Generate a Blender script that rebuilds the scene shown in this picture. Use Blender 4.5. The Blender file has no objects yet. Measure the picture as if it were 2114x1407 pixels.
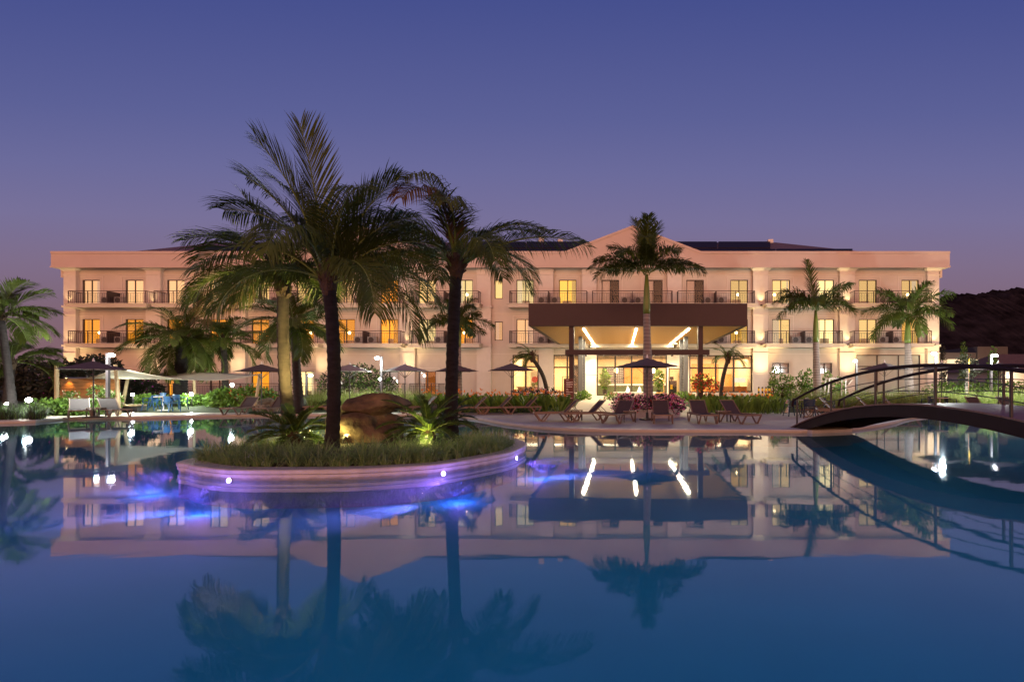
import bpy, math, random
import numpy as np
from mathutils import Vector, Matrix
from mathutils.geometry import tessellate_polygon
R = math.radians
rng = random.Random(7)
nrng = np.random.default_rng(7)
S = bpy.context.scene
COL = S.collection
# ------------------------------------------------------------------ camera (shift lens, level)
F, CX, CY, CH = 1057.0, 1282.0, 793.0, 1.57
cd = bpy.data.cameras.new('camera'); cam = bpy.data.objects.new('camera', cd); COL.objects.link(cam)
cam.location = (0, 0, CH); cam.rotation_euler = (R(90), 0, 0)
cd.sensor_width = 36; cd.lens = 18.0; cd.shift_x = -(CX-1057)/2114; cd.shift_y = (CY-703.5)/2114
cd.clip_start = 0.05; cd.clip_end = 3000
S.camera = cam
# ------------------------------------------------------------------ dusk sky
def lin(r, g, b):
    f = lambda c: (c/255/12.92) if c <= 10 else ((c/255+0.055)/1.055)**2.4
    return (f(r), f(g), f(b), 1.0)
W = bpy.data.worlds.new('World'); S.world = W; W.use_nodes = True
nt = W.node_tree; nt.nodes.clear()
def N(t, typ, **kw):
    n = t.nodes.new(typ)
    for k, v in kw.items(): setattr(n, k, v)
    return n
out = N(nt, 'ShaderNodeOutputWorld'); bg = N(nt, 'ShaderNodeBackground')
tc = N(nt, 'ShaderNodeTexCoord'); sx = N(nt, 'ShaderNodeSeparateXYZ')
nt.links.new(tc.outputs['Generated'], sx.inputs[0])
ramp = N(nt, 'ShaderNodeValToRGB')
cr = ramp.color_ramp
stops = [(0.0, lin(133, 98, 106)), (0.08, lin(131, 101, 111)), (0.13, lin(128, 102, 117)), (0.22, lin(127, 110, 138)), (0.30, lin(120, 113, 153)),
         (0.38, lin(107, 107, 155)), (0.46, lin(92, 97, 151)), (0.60, lin(70, 80, 142)), (1.0, lin(44, 72, 130))]
cr.elements[0].position, cr.elements[0].color = stops[0]
cr.elements[1].position, cr.elements[1].color = stops[-1]
for p, c in stops[1:-1]:
    e = cr.elements.new(p); e.color = c
def wm(op, a, b):      # the twilight bands arch towards the anti-solar point, so height counts less to the sides
    n_ = N(nt, 'ShaderNodeMath', operation=op)
    for i_, v_ in enumerate((a, b)):
        if isinstance(v_, (int, float)): n_.inputs[i_].default_value = v_
        else: nt.links.new(v_, n_.inputs[i_])
    return n_.outputs[0]
q_ = lambda o_: wm('MULTIPLY', o_, o_)
den = wm('POWER', wm('ADD', wm('ADD', q_(sx.outputs['Y']), q_(sx.outputs['Z'])), wm('MULTIPLY', q_(sx.outputs['X']), .1)), .5)
nt.links.new(wm('DIVIDE', sx.outputs['Z'], den), ramp.inputs[0])
def mrange(t, src, a, b, c, d):
    m = N(t, 'ShaderNodeMapRange'); m.interpolation_type = 'SMOOTHSTEP'
    t.links.new(src, m.inputs[0])
    for i, v in enumerate((a, b, c, d)): m.inputs[i+1].default_value = v
    return m.outputs[0]
back = mrange(nt, sx.outputs['Y'], -0.25, -1.0, 0.0, 1.0)          # afterglow where the sun went down, behind the camera
low = mrange(nt, sx.outputs['Z'], 0.0, 0.62, 1.0, 0.0)
mu = N(nt, 'ShaderNodeMath', operation='MULTIPLY'); nt.links.new(back, mu.inputs[0]); nt.links.new(low, mu.inputs[1])
glow = N(nt, 'ShaderNodeMix', data_type='RGBA'); glow.blend_type = 'ADD'; glow.clamp_result = False
GLOW = 4.6
nt.links.new(mu.outputs[0], glow.inputs['Factor'])
nt.links.new(ramp.outputs[0], glow.inputs['A']); glow.inputs['B'].default_value = (GLOW*1.0, GLOW*0.43, GLOW*0.2, 1)
nt.links.new(glow.outputs['Result'], bg.inputs[0]); bg.inputs[1].default_value = 1.0
nt.links.new(bg.outputs[0], out.inputs[0])
S.view_settings.view_transform = 'Standard'; S.view_settings.look = 'None'
S.view_settings.exposure = 0; S.view_settings.gamma = 1
S.render.engine = 'CYCLES'
cy = S.cycles
cy.max_bounces = 8; cy.diffuse_bounces = 3; cy.glossy_bounces = 4; cy.transmission_bounces = 6; cy.transparent_max_bounces = 16
cy.caustics_reflective = False; cy.caustics_refractive = False; cy.sample_clamp_indirect = 4; cy.use_denoising = True
# ------------------------------------------------------------------ helpers
def at(px, py, d): return Vector(((px-CX)*d/F, d, CH-(py-CY)*d/F))
def X(px, d): return (px-CX)*d/F
def Zp(py, d): return CH-(py-CY)*d/F
def sstep(a, b, v):
    t = min(1, max(0, (v-a)/(b-a))); return t*t*(3-2*t)
def gz(y): return 0.09+0.42*sstep(26.2, 30.5, y)+0.1*sstep(30.5, 42, y)
def gnd(px, d):
    return Vector((X(px, d), d, 0.1 if d < 26.3 else gz(d)))
MATS = {}
BANDED = ('palm_bark', 'dark_palm_bark', 'royal_bark')
def mat(name, col, rough=0.6, metal=0.0, var=0.12, vscale=3.0, bump=0.0, bscale=20.0, spec=0.4, emit=None, estr=0.0, transl=0.0, wave=None, stretch=None, coat=0):
    m = bpy.data.materials.new(name); m.use_nodes = True
    t = m.node_tree; p = t.nodes['Principled BSDF']
    p.inputs['Roughness'].default_value = rough; p.inputs['Metallic'].default_value = metal
    p.inputs['Specular IOR Level'].default_value = spec
    if coat: p.inputs['Coat Weight'].default_value = coat
    c = col if len(col) == 4 else (*col, 1)
    tc = N(t, 'ShaderNodeTexCoord'); vec = tc.outputs['Object']
    if stretch:
        mp = N(t, 'ShaderNodeMapping'); mp.inputs['Scale'].default_value = stretch
        t.links.new(vec, mp.inputs[0]); vec = mp.outputs[0]
    if var:
        no = N(t, 'ShaderNodeTexNoise'); no.inputs['Scale'].default_value = vscale; no.inputs['Detail'].default_value = 6
        t.links.new(vec, no.inputs['Vector'])
        mr = N(t, 'ShaderNodeMapRange'); mr.inputs[1].default_value = .25; mr.inputs[2].default_value = .75
        mr.inputs[3].default_value = 1-var; mr.inputs[4].default_value = 1+var
        t.links.new(no.outputs[0], mr.inputs[0])
        mx = N(t, 'ShaderNodeVectorMath', operation='SCALE'); mx.inputs[0].default_value = c[:3]
        t.links.new(mr.outputs[0], mx.inputs['Scale']); t.links.new(mx.outputs[0], p.inputs['Base Color'])
    else: p.inputs['Base Color'].default_value = c
    if bump:
        if wave:
            b = N(t, 'ShaderNodeTexWave'); b.bands_direction = wave; b.inputs['Distortion'].default_value = 1.5; b.inputs['Detail'].default_value = 3
        else:
            b = N(t, 'ShaderNodeTexNoise'); b.inputs['Detail'].default_value = 8
        b.inputs['Scale'].default_value = bscale
        t.links.new(vec, b.inputs['Vector'])
        if name in BANDED and var:
            b.inputs['Scale'].default_value = bscale*1.2; br = N(t, 'ShaderNodeMapRange'); br.inputs[3].default_value = .45 if name != 'royal_bark' else .75; br.inputs[4].default_value = 1.35 if name != 'royal_bark' else 1.1
            t.links.new(b.outputs[1], br.inputs[0]); m2 = N(t, 'ShaderNodeVectorMath', operation='SCALE'); t.links.new(mx.outputs[0], m2.inputs[0]); t.links.new(br.outputs[0], m2.inputs['Scale']); t.links.new(m2.outputs[0], p.inputs['Base Color'])
        bp = N(t, 'ShaderNodeBump'); bp.inputs['Strength'].default_value = bump; bp.inputs['Distance'].default_value = 0.05
        t.links.new(b.outputs[1] if wave is None and False else b.outputs[0 if wave is None else 1], bp.inputs['Height'])
        t.links.new(bp.outputs[0], p.inputs['Normal'])
    if emit:
        p.inputs['Emission Color'].default_value = (*emit[:3], 1); p.inputs['Emission Strength'].default_value = estr
    if transl:
        tr = N(t, 'ShaderNodeBsdfTranslucent'); tr.inputs[0].default_value = c
        ms = N(t, 'ShaderNodeMixShader'); ms.inputs[0].default_value = transl
        o = t.nodes['Material Output']
        t.links.new(p.outputs[0], ms.inputs[1]); t.links.new(tr.outputs[0], ms.inputs[2]); t.links.new(ms.outputs[0], o.inputs[0])
        if var: t.links.new(mx.outputs[0], tr.inputs[0])
    MATS[name] = m; return m
def emat(name, col, s):
    m = bpy.data.materials.new(name); m.use_nodes = True; t = m.node_tree; t.nodes.clear()
    e = N(t, 'ShaderNodeEmission'); e.inputs[0].default_value = (*col[:3], 1); e.inputs[1].default_value = s
    o = N(t, 'ShaderNodeOutputMaterial'); t.links.new(e.outputs[0], o.inputs[0]); MATS[name] = m; return m

class MB:
    def __init__(s): s.v = []; s.f = []; s.m = []; s.cm = 0
    def add(s, vs, fs):
        o = len(s.v); s.v.extend([tuple(p) for p in vs]); s.f.extend([tuple(i+o for i in q) for q in fs]); s.m.extend([s.cm]*len(fs)); return s
    def box(s, x0, x1, y0, y1, z0, z1):
        if x0 > x1: x0, x1 = x1, x0
        if y0 > y1: y0, y1 = y1, y0
        if z0 > z1: z0, z1 = z1, z0
        return s.add([(x0,y0,z0),(x1,y0,z0),(x1,y1,z0),(x0,y1,z0),(x0,y0,z1),(x1,y0,z1),(x1,y1,z1),(x0,y1,z1)],
                     [(0,3,2,1),(4,5,6,7),(0,1,5,4),(1,2,6,5),(2,3,7,6),(3,0,4,7)])
    def bar(s, a, b, w, h=None, up=(0,0,1)):
        a, b = Vector(a), Vector(b); h = h or w; t = (b-a).normalized(); u = Vector(up)
        if abs(t.dot(u)) > .98: u = Vector((0,1,0))
        sd = t.cross(u).normalized(); u = sd.cross(t)
        vs = [p+sd*w/2*i+u*h/2*j for p in (a, b) for i, j in ((-1,-1),(1,-1),(1,1),(-1,1))]
        return s.add(vs, [(0,1,2,3),(7,6,5,4),(0,4,5,1),(1,5,6,2),(2,6,7,3),(3,7,4,0)])
    def tube(s, pts, rad, n=8, cap=True):
        pts = [Vector(p) for p in pts]; k = len(pts)
        rad = rad if hasattr(rad, '__len__') else [rad]*k
        vs = []; u = None
        for i, p in enumerate(pts):
            t = (pts[min(i+1, k-1)]-pts[max(i-1, 0)]).normalized()
            if u is None:
                u = Vector((0,0,1)) if abs(t.z) < .9 else Vector((1,0,0))
            u = (u-t*u.dot(t)).normalized(); w = t.cross(u)
            for j in range(n):
                a = 2*math.pi*j/n; vs.append(p+(u*math.cos(a)+w*math.sin(a))*rad[i])
        fs = [(i*n+j, i*n+(j+1)%n, (i+1)*n+(j+1)%n, (i+1)*n+j) for i in range(k-1) for j in range(n)]
        if cap: fs += [tuple(range(n-1,-1,-1)), tuple((k-1)*n+j for j in range(n))]
        return s.add(vs, fs)
    def lathe(s, prof, n=20, c=(0,0,0)):
        vs = [(c[0]+r*math.cos(2*math.pi*j/n), c[1]+r*math.sin(2*math.pi*j/n), c[2]+z) for r, z in prof for j in range(n)]
        k = len(prof)
        fs = [(i*n+j, i*n+(j+1)%n, (i+1)*n+(j+1)%n, (i+1)*n+j) for i in range(k-1) for j in range(n)]
        if prof[0][0] > 1e-4: fs.append(tuple(range(n-1,-1,-1)))
        if prof[-1][0] > 1e-4: fs.append(tuple((k-1)*n+j for j in range(n)))
        return s.add(vs, fs)
    def prism(s, poly, z0, z1, bottom=False):
        n = len(poly); vs = [(x,y,z0) for x,y in poly]+[(x,y,z1) for x,y in poly]
        fs = [(i,(i+1)%n,n+(i+1)%n,n+i) for i in range(n)]
        tri = tessellate_polygon([[Vector((x,y,0)) for x,y in poly]])
        area = sum(poly[i][0]*poly[(i+1)%n][1]-poly[(i+1)%n][0]*poly[i][1] for i in range(n))
        for t in tri:
            a,b,c = [poly[i] for i in t]
            ccw = (b[0]-a[0])*(c[1]-a[1])-(c[0]-a[0])*(b[1]-a[1]) > 0
            q = t if ccw else t[::-1]
            fs.append(tuple(i+n for i in q))
            if bottom: fs.append(tuple(q[::-1]))
        if area < 0: fs = [f[::-1] if len(f) == 4 else f for f in fs]
        return s.add(vs, fs)
    def ball(s, c, r, seg=14, rings=9, sq=(1,1,1)):
        return s.lathe_s([(math.sin(math.pi*i/rings), -math.cos(math.pi*i/rings)) for i in range(rings+1)], seg, c, r, sq)
    def lathe_s(s, prof, n, c, r, sq):
        vs = [(c[0]+r*sq[0]*a*math.cos(2*math.pi*j/n), c[1]+r*sq[1]*a*math.sin(2*math.pi*j/n), c[2]+r*sq[2]*z) for a, z in prof for j in range(n)]
        k = len(prof)
        return s.add(vs, [(i*n+j, i*n+(j+1)%n, (i+1)*n+(j+1)%n, (i+1)*n+j) for i in range(k-1) for j in range(n)])
    def build(s, name, m, parent=None, smooth=False, world=True):
        me = bpy.data.meshes.new(name)
        off = Vector((0,0,0))
        if parent is not None and world:
            q = parent
            while q is not None: off = off+q.location; q = q.parent
        vs = [(v[0]-off.x, v[1]-off.y, v[2]-off.z) for v in s.v] if off.length else s.v
        me.from_pydata(vs, [], s.f); me.update()
        ms = m if isinstance(m, (list, tuple)) else [m]
        for q in ms: me.materials.append(q)
        if len(ms) > 1: me.polygons.foreach_set('material_index', s.m)
        if smooth: me.polygons.foreach_set('use_smooth', [True]*len(s.f))
        o = bpy.data.objects.new(name, me); COL.objects.link(o)
        if parent is not None: o.parent = parent
        return o
def tag(o, label=None, cat=None, group=None, kind=None):
    if label: o['label'] = label
    if cat: o['category'] = cat
    if group: o['group'] = group
    if kind: o['kind'] = kind
    return o
def thing(name, label, cat, loc=(0,0,0), group=None, rz=0):
    o = bpy.data.objects.new(name, None); COL.objects.link(o); o.empty_display_size = .3
    o.location = loc; o.rotation_euler = (0,0,rz)
    return tag(o, label, cat, group)
def dup(root, loc, rz=0, label=None):
    def cp(o, par):
        c = o.copy(); COL.objects.link(c); c.parent = par
        for ch in list(o.children): cp(ch, c)
        return c
    r = cp(root, None); r.location = loc; r.rotation_euler = (0,0,rz)
    if label: r['label'] = label
    return r
def struct(o, label=None): return tag(o, label, None, None, 'structure')
def light(name, typ, loc, power, col, parent=None, size=0.1, aim=None, cone=60, blend=.6, sx=None, sy=None):
    l = bpy.data.lights.new(name, typ); l.energy = power; l.color = col[:3]
    if typ in ('POINT', 'SPOT'): l.shadow_soft_size = size
    if typ == 'AREA':
        l.shape = 'RECTANGLE'; l.size = sx; l.size_y = sy
    if typ == 'SPOT': l.spot_size = R(cone); l.spot_blend = blend
    o = bpy.data.objects.new(name, l); COL.objects.link(o)
    loc = Vector(loc)
    if aim is not None: o.rotation_euler = (Vector(aim)-loc).to_track_quat('-Z', 'Y').to_euler()
    if parent is not None:
        q = parent
        while q is not None: loc = loc-q.location; q = q.parent
        o.parent = parent
    o.location = loc
    return o
def catmull(pts, sub=6, closed=False):
    n = len(pts); res = []
    rg = range(n) if closed else range(n-1)
    for i in rg:
        g = (lambda k: pts[k % n]) if closed else (lambda k: pts[min(max(k, 0), n-1)])
        p0, p1, p2, p3 = [np.array(g(i+k), float) for k in (-1, 0, 1, 2)]
        for j in range(sub):
            t = j/sub
            res.append(tuple(.5*((2*p1)+(-p0+p2)*t+(2*p0-5*p1+4*p2-p3)*t*t+(-p0+3*p1-3*p2+p3)*t**3)))
    if not closed: res.append(tuple(pts[-1]))
    return res
def leaves(mb, blobs, n, size, seed=1, mats=1, flat=.5):
    r = np.random.default_rng(seed)
    wts = np.array([b[3]*b[4]*b[5] for b in blobs]); wts = wts/wts.sum()
    ids = r.choice(len(blobs), n, p=wts)
    for i in range(n):
        b = blobs[ids[i]]
        while True:
            u = r.uniform(-1, 1, 3); l = np.linalg.norm(u)
            if .05 < l < 1: break
        u = u/l*(l**.45)*r.uniform(.85, 1.1)
        c = np.array(b[:3])+u*np.array(b[3:6])
        if c[2] < b[6] if len(b) > 6 else False: c[2] = b[6]+.02
        d = r.normal(size=3); d += u*.8; d[2] += .1; d /= np.linalg.norm(d)
        w = np.cross(d, r.normal(size=3)); w /= np.linalg.norm(w)+1e-6
        s = size*r.uniform(.6, 1.35)
        mb.cm = int(r.integers(mats)) if mats > 1 else mb.cm
        mb.add([c, c+d*s*.5+w*s*.28, c+d*s, c+d*s*.5-w*s*.28], [(0,1,2,3)])
# ------------------------------------------------------------------ materials
WARM = (1.0, .78, .42); COOL = (1.0, .96, .88)
M_wall = mat('cream_render', (.6, .52, .43), .85, var=.1, vscale=.7, bump=.05, bscale=60)
M_trim = mat('cream_trim', (.68, .6, .52), .8, var=.04)
M_fascia = mat('rose_render', (.6, .47, .40), .85, var=.05, vscale=.8)
M_roof = mat('roof_sheet', (.16, .11, .12), .8, var=.1, bump=.6, bscale=6, wave='X')
M_solar = mat('solar_panel', (.02, .014, .02), .6, var=.2, spec=.08)
M_white = mat('white_metal', (.75, .73, .7), .5, var=.05)
M_dark = mat('dark_metal', (.025, .02, .022), .45, var=.1, spec=.5)
M_iron = mat('brown_iron', (.05, .03, .03), .5, var=.1)
M_frame = mat('bronze_frame', (.045, .028, .024), .45, var=.1)
M_can = mat('canopy_fascia', (.045, .022, .023), .55, var=.12, vscale=.7)
M_ceil = mat('wood_ceiling', (.46, .22, .035), .5, var=.18, vscale=4, stretch=(9, .5, 1))
M_grey = mat('grey_column', (.12, .12, .13), .5, var=.06)
M_ac = mat('grey_plastic', (.3, .27, .25), .6, var=.08)
M_deck = mat('deck_paving', (.5, .42, .335), .7, var=.1, vscale=.9, bump=.06, bscale=50)
M_path = mat('path_paving', (.45, .38, .3), .7, var=.12, vscale=1.5)
M_cop = mat('coping_stone', (.5, .46, .43), .55, var=.15, vscale=2.2, bump=.08, bscale=30)
M_soil = mat('soil', (.05, .04, .028), .95, var=.3, vscale=5, bump=.5, bscale=12)
M_terr = mat('lawn', (.035, .05, .02), .9, var=.35, vscale=1.5, bump=.5, bscale=15)
M_hill = mat('wooded_hill', (.024, .019, .02), 1.0, var=.75, vscale=.06, bump=1.0, bscale=.1, spec=0)
M_leaf = [mat('palm_leaf_a', (.058, .084, .008), .6, var=.35, vscale=2.5, transl=.3), mat('palm_leaf_b', (.07, .094, .012), .6, var=.35, vscale=2.5, transl=.3),
          mat('palm_leaf_dry', (.13, .075, .03), .6, var=.3, vscale=2.5, transl=.25)]
M_cyc = mat('cycad_leaf', (.045, .08, .018), .4, var=.3, transl=.2)
M_lil = [mat('lily_grass', (.2, .33, .11), .6, var=.35, vscale=1.8, transl=.25), mat('lily_grass_pale', (.33, .42, .2), .55, var=.3, vscale=1.8, transl=.25)]
M_grs = [mat('tall_grass', (.17, .23, .05), .6, var=.35, vscale=1.2, transl=.35), mat('tall_grass_dry', (.28, .27, .09), .6, var=.3, vscale=1.2, transl=.35)]
M_bush = [mat('shrub_leaf', (.08, .16, .025), .5, var=.4, vscale=2, transl=.25), mat('shrub_leaf_light', (.15, .27, .04), .5, var=.3, vscale=2, transl=.3)]
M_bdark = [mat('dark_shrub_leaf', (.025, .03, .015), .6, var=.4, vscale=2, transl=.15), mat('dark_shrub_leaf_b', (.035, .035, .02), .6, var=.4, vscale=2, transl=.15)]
M_pink = mat('pink_petal', (.8, .36, .48), .6, var=.3, vscale=3, transl=.2); M_mag = mat('magenta_petal', (.7, .08, .5), .6, var=.3, vscale=3, transl=.2)
M_red = mat('red_petal', (.6, .05, .03), .6, var=.3, vscale=3, transl=.2); M_org = mat('orange_petal', (.75, .25, .03), .6, var=.2, transl=.2)
M_cream = mat('cream_petal', (.7, .65, .5), .6, var=.2, transl=.2)
M_trunk = mat('palm_bark', (.085, .062, .05), .9, var=.35, vscale=6, bump=1.0, bscale=5, wave='Z', stretch=(1, 1, 2.2))
M_trunkd = mat('dark_palm_bark', (.055, .042, .042), .9, var=.4, vscale=6, bump=1.0, bscale=5, wave='Z', stretch=(1, 1, 2.6))
M_royal = mat('royal_bark', (.24, .2, .18), .8, var=.2, vscale=4, bump=.3, bscale=1.6, wave='Z', stretch=(.3, .3, 1))
M_shaft = mat('green_crownshaft', (.12, .17, .03), .4, var=.2)
M_fib = mat('palm_fibre', (.07, .045, .028), .95, var=.4, vscale=9, bump=.8, bscale=25)
M_rock = mat('rust_rock', (.115, .08, .052), .9, var=.75, vscale=3.5, bump=1.0, bscale=9)
M_sling = mat('brown_sling', (.06, .047, .047), .75, var=.1, vscale=8, bump=.15, bscale=120)
M_lfr = mat('tan_resin', (.2, .135, .1), .5, var=.08)
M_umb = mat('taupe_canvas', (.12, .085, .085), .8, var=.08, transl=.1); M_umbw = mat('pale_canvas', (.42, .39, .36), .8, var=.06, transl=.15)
M_sail = mat('cream_sailcloth', (.5, .44, .33), .8, var=.06, transl=.3)
M_wood = mat('pale_log', (.36, .27, .15), .7, var=.2, stretch=(3, 3, .6)); M_plank = mat('plank_wall', (.3, .14, .05), .5, var=.35, vscale=4, stretch=(.5, 3, 5), bump=.5, bscale=4.2)
M_blue = mat('blue_plastic', (.012, .075, .2), .4, var=.05); M_navy = mat('navy_plastic', (.012, .028, .06), .4, var=.05)
M_tab = mat('tan_tabletop', (.5, .42, .32), .5); M_brd = mat('bridge_beam', (.022, .012, .014), .6, var=.15, spec=.15); M_brp = mat('bridge_plank', (.17, .09, .075), .55, var=.2, vscale=6, spec=.5)
M_sign = mat('brown_sign', (.12, .035, .025), .5); M_txt = mat('sign_letters', (.75, .7, .66), .6, var=0)
M_yel = mat('yellow_paint', (.8, .5, .02), .5, var=.05, emit=(1, .6, .02), estr=.0); M_blk = mat('black_paint', (.015, .015, .015), .5)
M_steel = mat('steel', (.5, .5, .5), .25, metal=1); M_brass = mat('brass', (.8, .62, .3), .25, metal=1)
M_frost = mat('frosted_glass', (.36, .42, .38), .25, var=.05, spec=.6); M_dglass = mat('dark_glass', (.03, .025, .03), .08, var=0, spec=.8)
M_lwall = mat('lobby_plaster', (.55, .4, .24), .8, var=.04); M_lor = mat('lobby_wood', (.5, .2, .05), .5, var=.2, stretch=(6, 1, .7)); M_lfl = mat('lobby_floor', (.45, .36, .26), .25, var=.1)
M_green = mat('green_tile', (.11, .13, .07), .5, var=.2, vscale=12); M_lamp = emat('lamp_white', (1, .97, .9), 60); M_warml = emat('lamp_warm', (1, .7, .3), 14)
M_strip = emat('strip_white', (1, .84, .55), 22); M_purple = emat('lamp_purple', (.55, .35, 1), 40); M_cove = emat('cove_light', (1, .75, .4), 3.0)
def glassmat():
    m = bpy.data.materials.new('window_glass'); m.use_nodes = True; t = m.node_tree; t.nodes.clear()
    o = N(t, 'ShaderNodeOutputMaterial'); fr = N(t, 'ShaderNodeFresnel'); fr.inputs[0].default_value = 1.5
    a = N(t, 'ShaderNodeBsdfTransparent'); a.inputs[0].default_value = (.93, .95, .93, 1); g = N(t, 'ShaderNodeBsdfGlossy'); g.inputs['Roughness'].default_value = .02
    ms = N(t, 'ShaderNodeMixShader'); t.links.new(fr.outputs[0], ms.inputs[0]); t.links.new(a.outputs[0], ms.inputs[1]); t.links.new(g.outputs[0], ms.inputs[2]); t.links.new(ms.outputs[0], o.inputs[0])
    return m
M_glass = glassmat()
def watermat():
    m = bpy.data.materials.new('pool_water'); m.use_nodes = True; t = m.node_tree; t.nodes.clear()
    o = N(t, 'ShaderNodeOutputMaterial'); fr = N(t, 'ShaderNodeLayerWeight'); fr.inputs[0].default_value = .5
    pwn = N(t, 'ShaderNodeMath', operation='POWER'); pwn.inputs[1].default_value = 3.6; t.links.new(fr.outputs['Facing'], pwn.inputs[0])
    tcn = N(t, 'ShaderNodeTexCoord'); mp = N(t, 'ShaderNodeMapping'); mp.inputs['Scale'].default_value = (.5, 1.1, 1)
    no = N(t, 'ShaderNodeTexNoise'); no.inputs['Scale'].default_value = 2.6; no.inputs['Detail'].default_value = 2
    bp = N(t, 'ShaderNodeBump'); bp.inputs['Strength'].default_value = .03; bp.inputs['Distance'].default_value = .03
    t.links.new(tcn.outputs['Object'], mp.inputs[0]); t.links.new(mp.outputs[0], no.inputs['Vector']); t.links.new(no.outputs[0], bp.inputs['Height'])
    a = N(t, 'ShaderNodeBsdfTransparent'); a.inputs[0].default_value = (.7, .97, 1, 1)
    g = N(t, 'ShaderNodeBsdfGlossy'); g.inputs['Roughness'].default_value = .03; g.inputs[0].default_value = (.74, .84, 1, 1)
    t.links.new(bp.outputs[0], g.inputs['Normal'])
    ms = N(t, 'ShaderNodeMixShader'); t.links.new(pwn.outputs[0], ms.inputs[0]); t.links.new(a.outputs[0], ms.inputs[1]); t.links.new(g.outputs[0], ms.inputs[2]); t.links.new(ms.outputs[0], o.inputs[0])
    return m
M_water = watermat()
M_pool = mat('pool_plaster', (.035, .58, .58), .7, var=.1, vscale=.7, bump=.05, bscale=8)
# ------------------------------------------------------------------ the setting: pool, decks, land, hill
def wl(px, py): d = CH*F/(py-CY); return (X(px, d), d)
edge_px = [(0,874),(90,870),(160,865),(300,864),(480,859.5),(700,858.5),(850,858.5),(930,860),(985,866),(1045,877),(1140,887),(1250,891),(1400,892),(1560,892),(1677,893),(1775,886),(1838,876),(1890,863),(1990,857),(2114,856)]
edge = [(-60, 17), (-34, 18.5)]+[wl(*p) for p in edge_px]+[(30, 27)]
edge = catmull(edge, 5)
deckpoly = edge+[(30, 27.6), (-60, 27.6)]
struct(MB().prism(deckpoly, -1.1, .1).build('pool_deck', M_deck), 'pale paved pool deck along the far side of the water')
cop = MB()
ea = np.array(edge)
tn = np.gradient(ea, axis=0); tn /= np.linalg.norm(tn, axis=1)[:, None]; nn = np.stack([-tn[:, 1], tn[:, 0]], 1)
ins = ea+nn*.32; outw = ea-nn*.03
vs = [(*p, .104) for p in outw]+[(*p, .106) for p in ins]+[(*p, .05) for p in outw]
k = len(edge)
cop.add(vs, [(i, i+1, k+i+1, k+i) for i in range(k-1)]+[(2*k+i, 2*k+i+1, i+1, i) for i in range(k-1)])
struct(cop.build('pool_coping', M_cop), 'smooth stone coping along the pool edge')
struct(MB().box(-60, 30, -30, 1.3, -1.1, .1).build('near_deck', M_deck), 'paved deck the picture was taken from')
struct(MB().prism([(7.0, 6.6), (7.9, 1.3), (30, 1.3), (30, 10), (12, 8.5)], -1.1, .1).build('bridge_landing', M_deck), 'paved landing at the near end of the footbridge')
struct(MB().add([(-60,-5,-.45),(30,-5,-.45),(30,29,-.45),(-60,29,-.45)], [(0,1,2,3)]).build('pool_floor', M_pool), 'blue plastered pool floor')
bm_ = bpy.data.materials.new('water_scatter'); bm_.use_nodes = True; t_ = bm_.node_tree; t_.nodes.clear()
vo = N(t_, 'ShaderNodeVolumePrincipled'); vo.inputs['Density'].default_value = .16; vo.inputs['Color'].default_value = (.22, .6, 1, 1); vo.inputs['Anisotropy'].default_value = .2
oo = N(t_, 'ShaderNodeOutputMaterial'); t_.links.new(vo.outputs[0], oo.inputs['Volume'])
struct(MB().box(-59, 29, 1.35, 27.5, -.44, -.006).build('pool_water_body', bm_), 'clear blue water filling the pool')
struct(MB().add([(-60,1,0),(30,1,0),(30,28,0),(-60,28,0)], [(0,1,2,3)]).build('pool_water', M_water), 'calm blue pool water')
g = MB(); ys = [26.4,27,27.6,28.2,28.8,29.4,30,30.6,32,36,42,44,60,100,200,400,900]; xs = [-700,-300,-120,-60,-30,0,30,60,120,300,700]
vs = [(x, y, gz(y)-.006) for y in ys for x in xs]; nx = len(xs)
g.add(vs, [(j*nx+i, j*nx+i+1, (j+1)*nx+i+1, (j+1)*nx+i) for j in range(len(ys)-1) for i in range(nx-1)])
g.add([(-700,-300,-.02),(-60,-300,-.02),(-60,26.4,.05),(-700,26.4,.05)], [(0,1,2,3)]); g.add([(30,-300,-.02),(700,-300,-.02),(700,26.4,.05),(30,26.4,.05)], [(0,1,2,3)])
g.add([(-60,-300,-.02),(30,-300,-.02),(30,-29,.05),(-60,-29,.05)], [(0,1,2,3)])
struct(g.build('ground', M_terr, smooth=True), 'dark planted ground around the hotel')
g = MB(); ys = [26.6+.5*i for i in range(9)]+[31.5,36,42.8]
vs = [(x+(.8 if x > 0 else -.8)*sstep(29, 26.6, y), y, gz(y)+.012) for y in ys for x in (-2.5, 3.6)]
g.add(vs, [(2*j, 2*j+1, 2*j+3, 2*j+2) for j in range(len(ys)-1)])
struct(g.build('entrance_path', M_path), 'paved path climbing to the lobby doors')
hb = MB(); hx = np.linspace(200, 1100, 420)
rows = []
for j, (yy, fz) in enumerate(((420, 0), (470, .25), (540, .62), (600, .9), (640, 1.0), (720, .8))):
    row = []
    for i, x in enumerate(hx):
        ridge = 90*sstep(130, 420, x)+25*math.sin((x-200)/170)+(40*sstep(400, 800, x))
        zz = .86*fz*max(0, ridge+18)+(nrng.normal(0, 2.4) if fz >= .9 else nrng.normal(0, .8)*(fz > 0))
        row.append((x, yy, zz-1))
    rows.append(row)
vs = [p for r in rows for p in r]; n = len(hx)
hb.add(vs, [(j*n+i, j*n+i+1, (j+1)*n+i+1, (j+1)*n+i) for j in range(len(rows)-1) for i in range(n-1)])
struct(hb.build('hill', M_hill, smooth=False), 'dark wooded hill to the right of the hotel')
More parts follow.
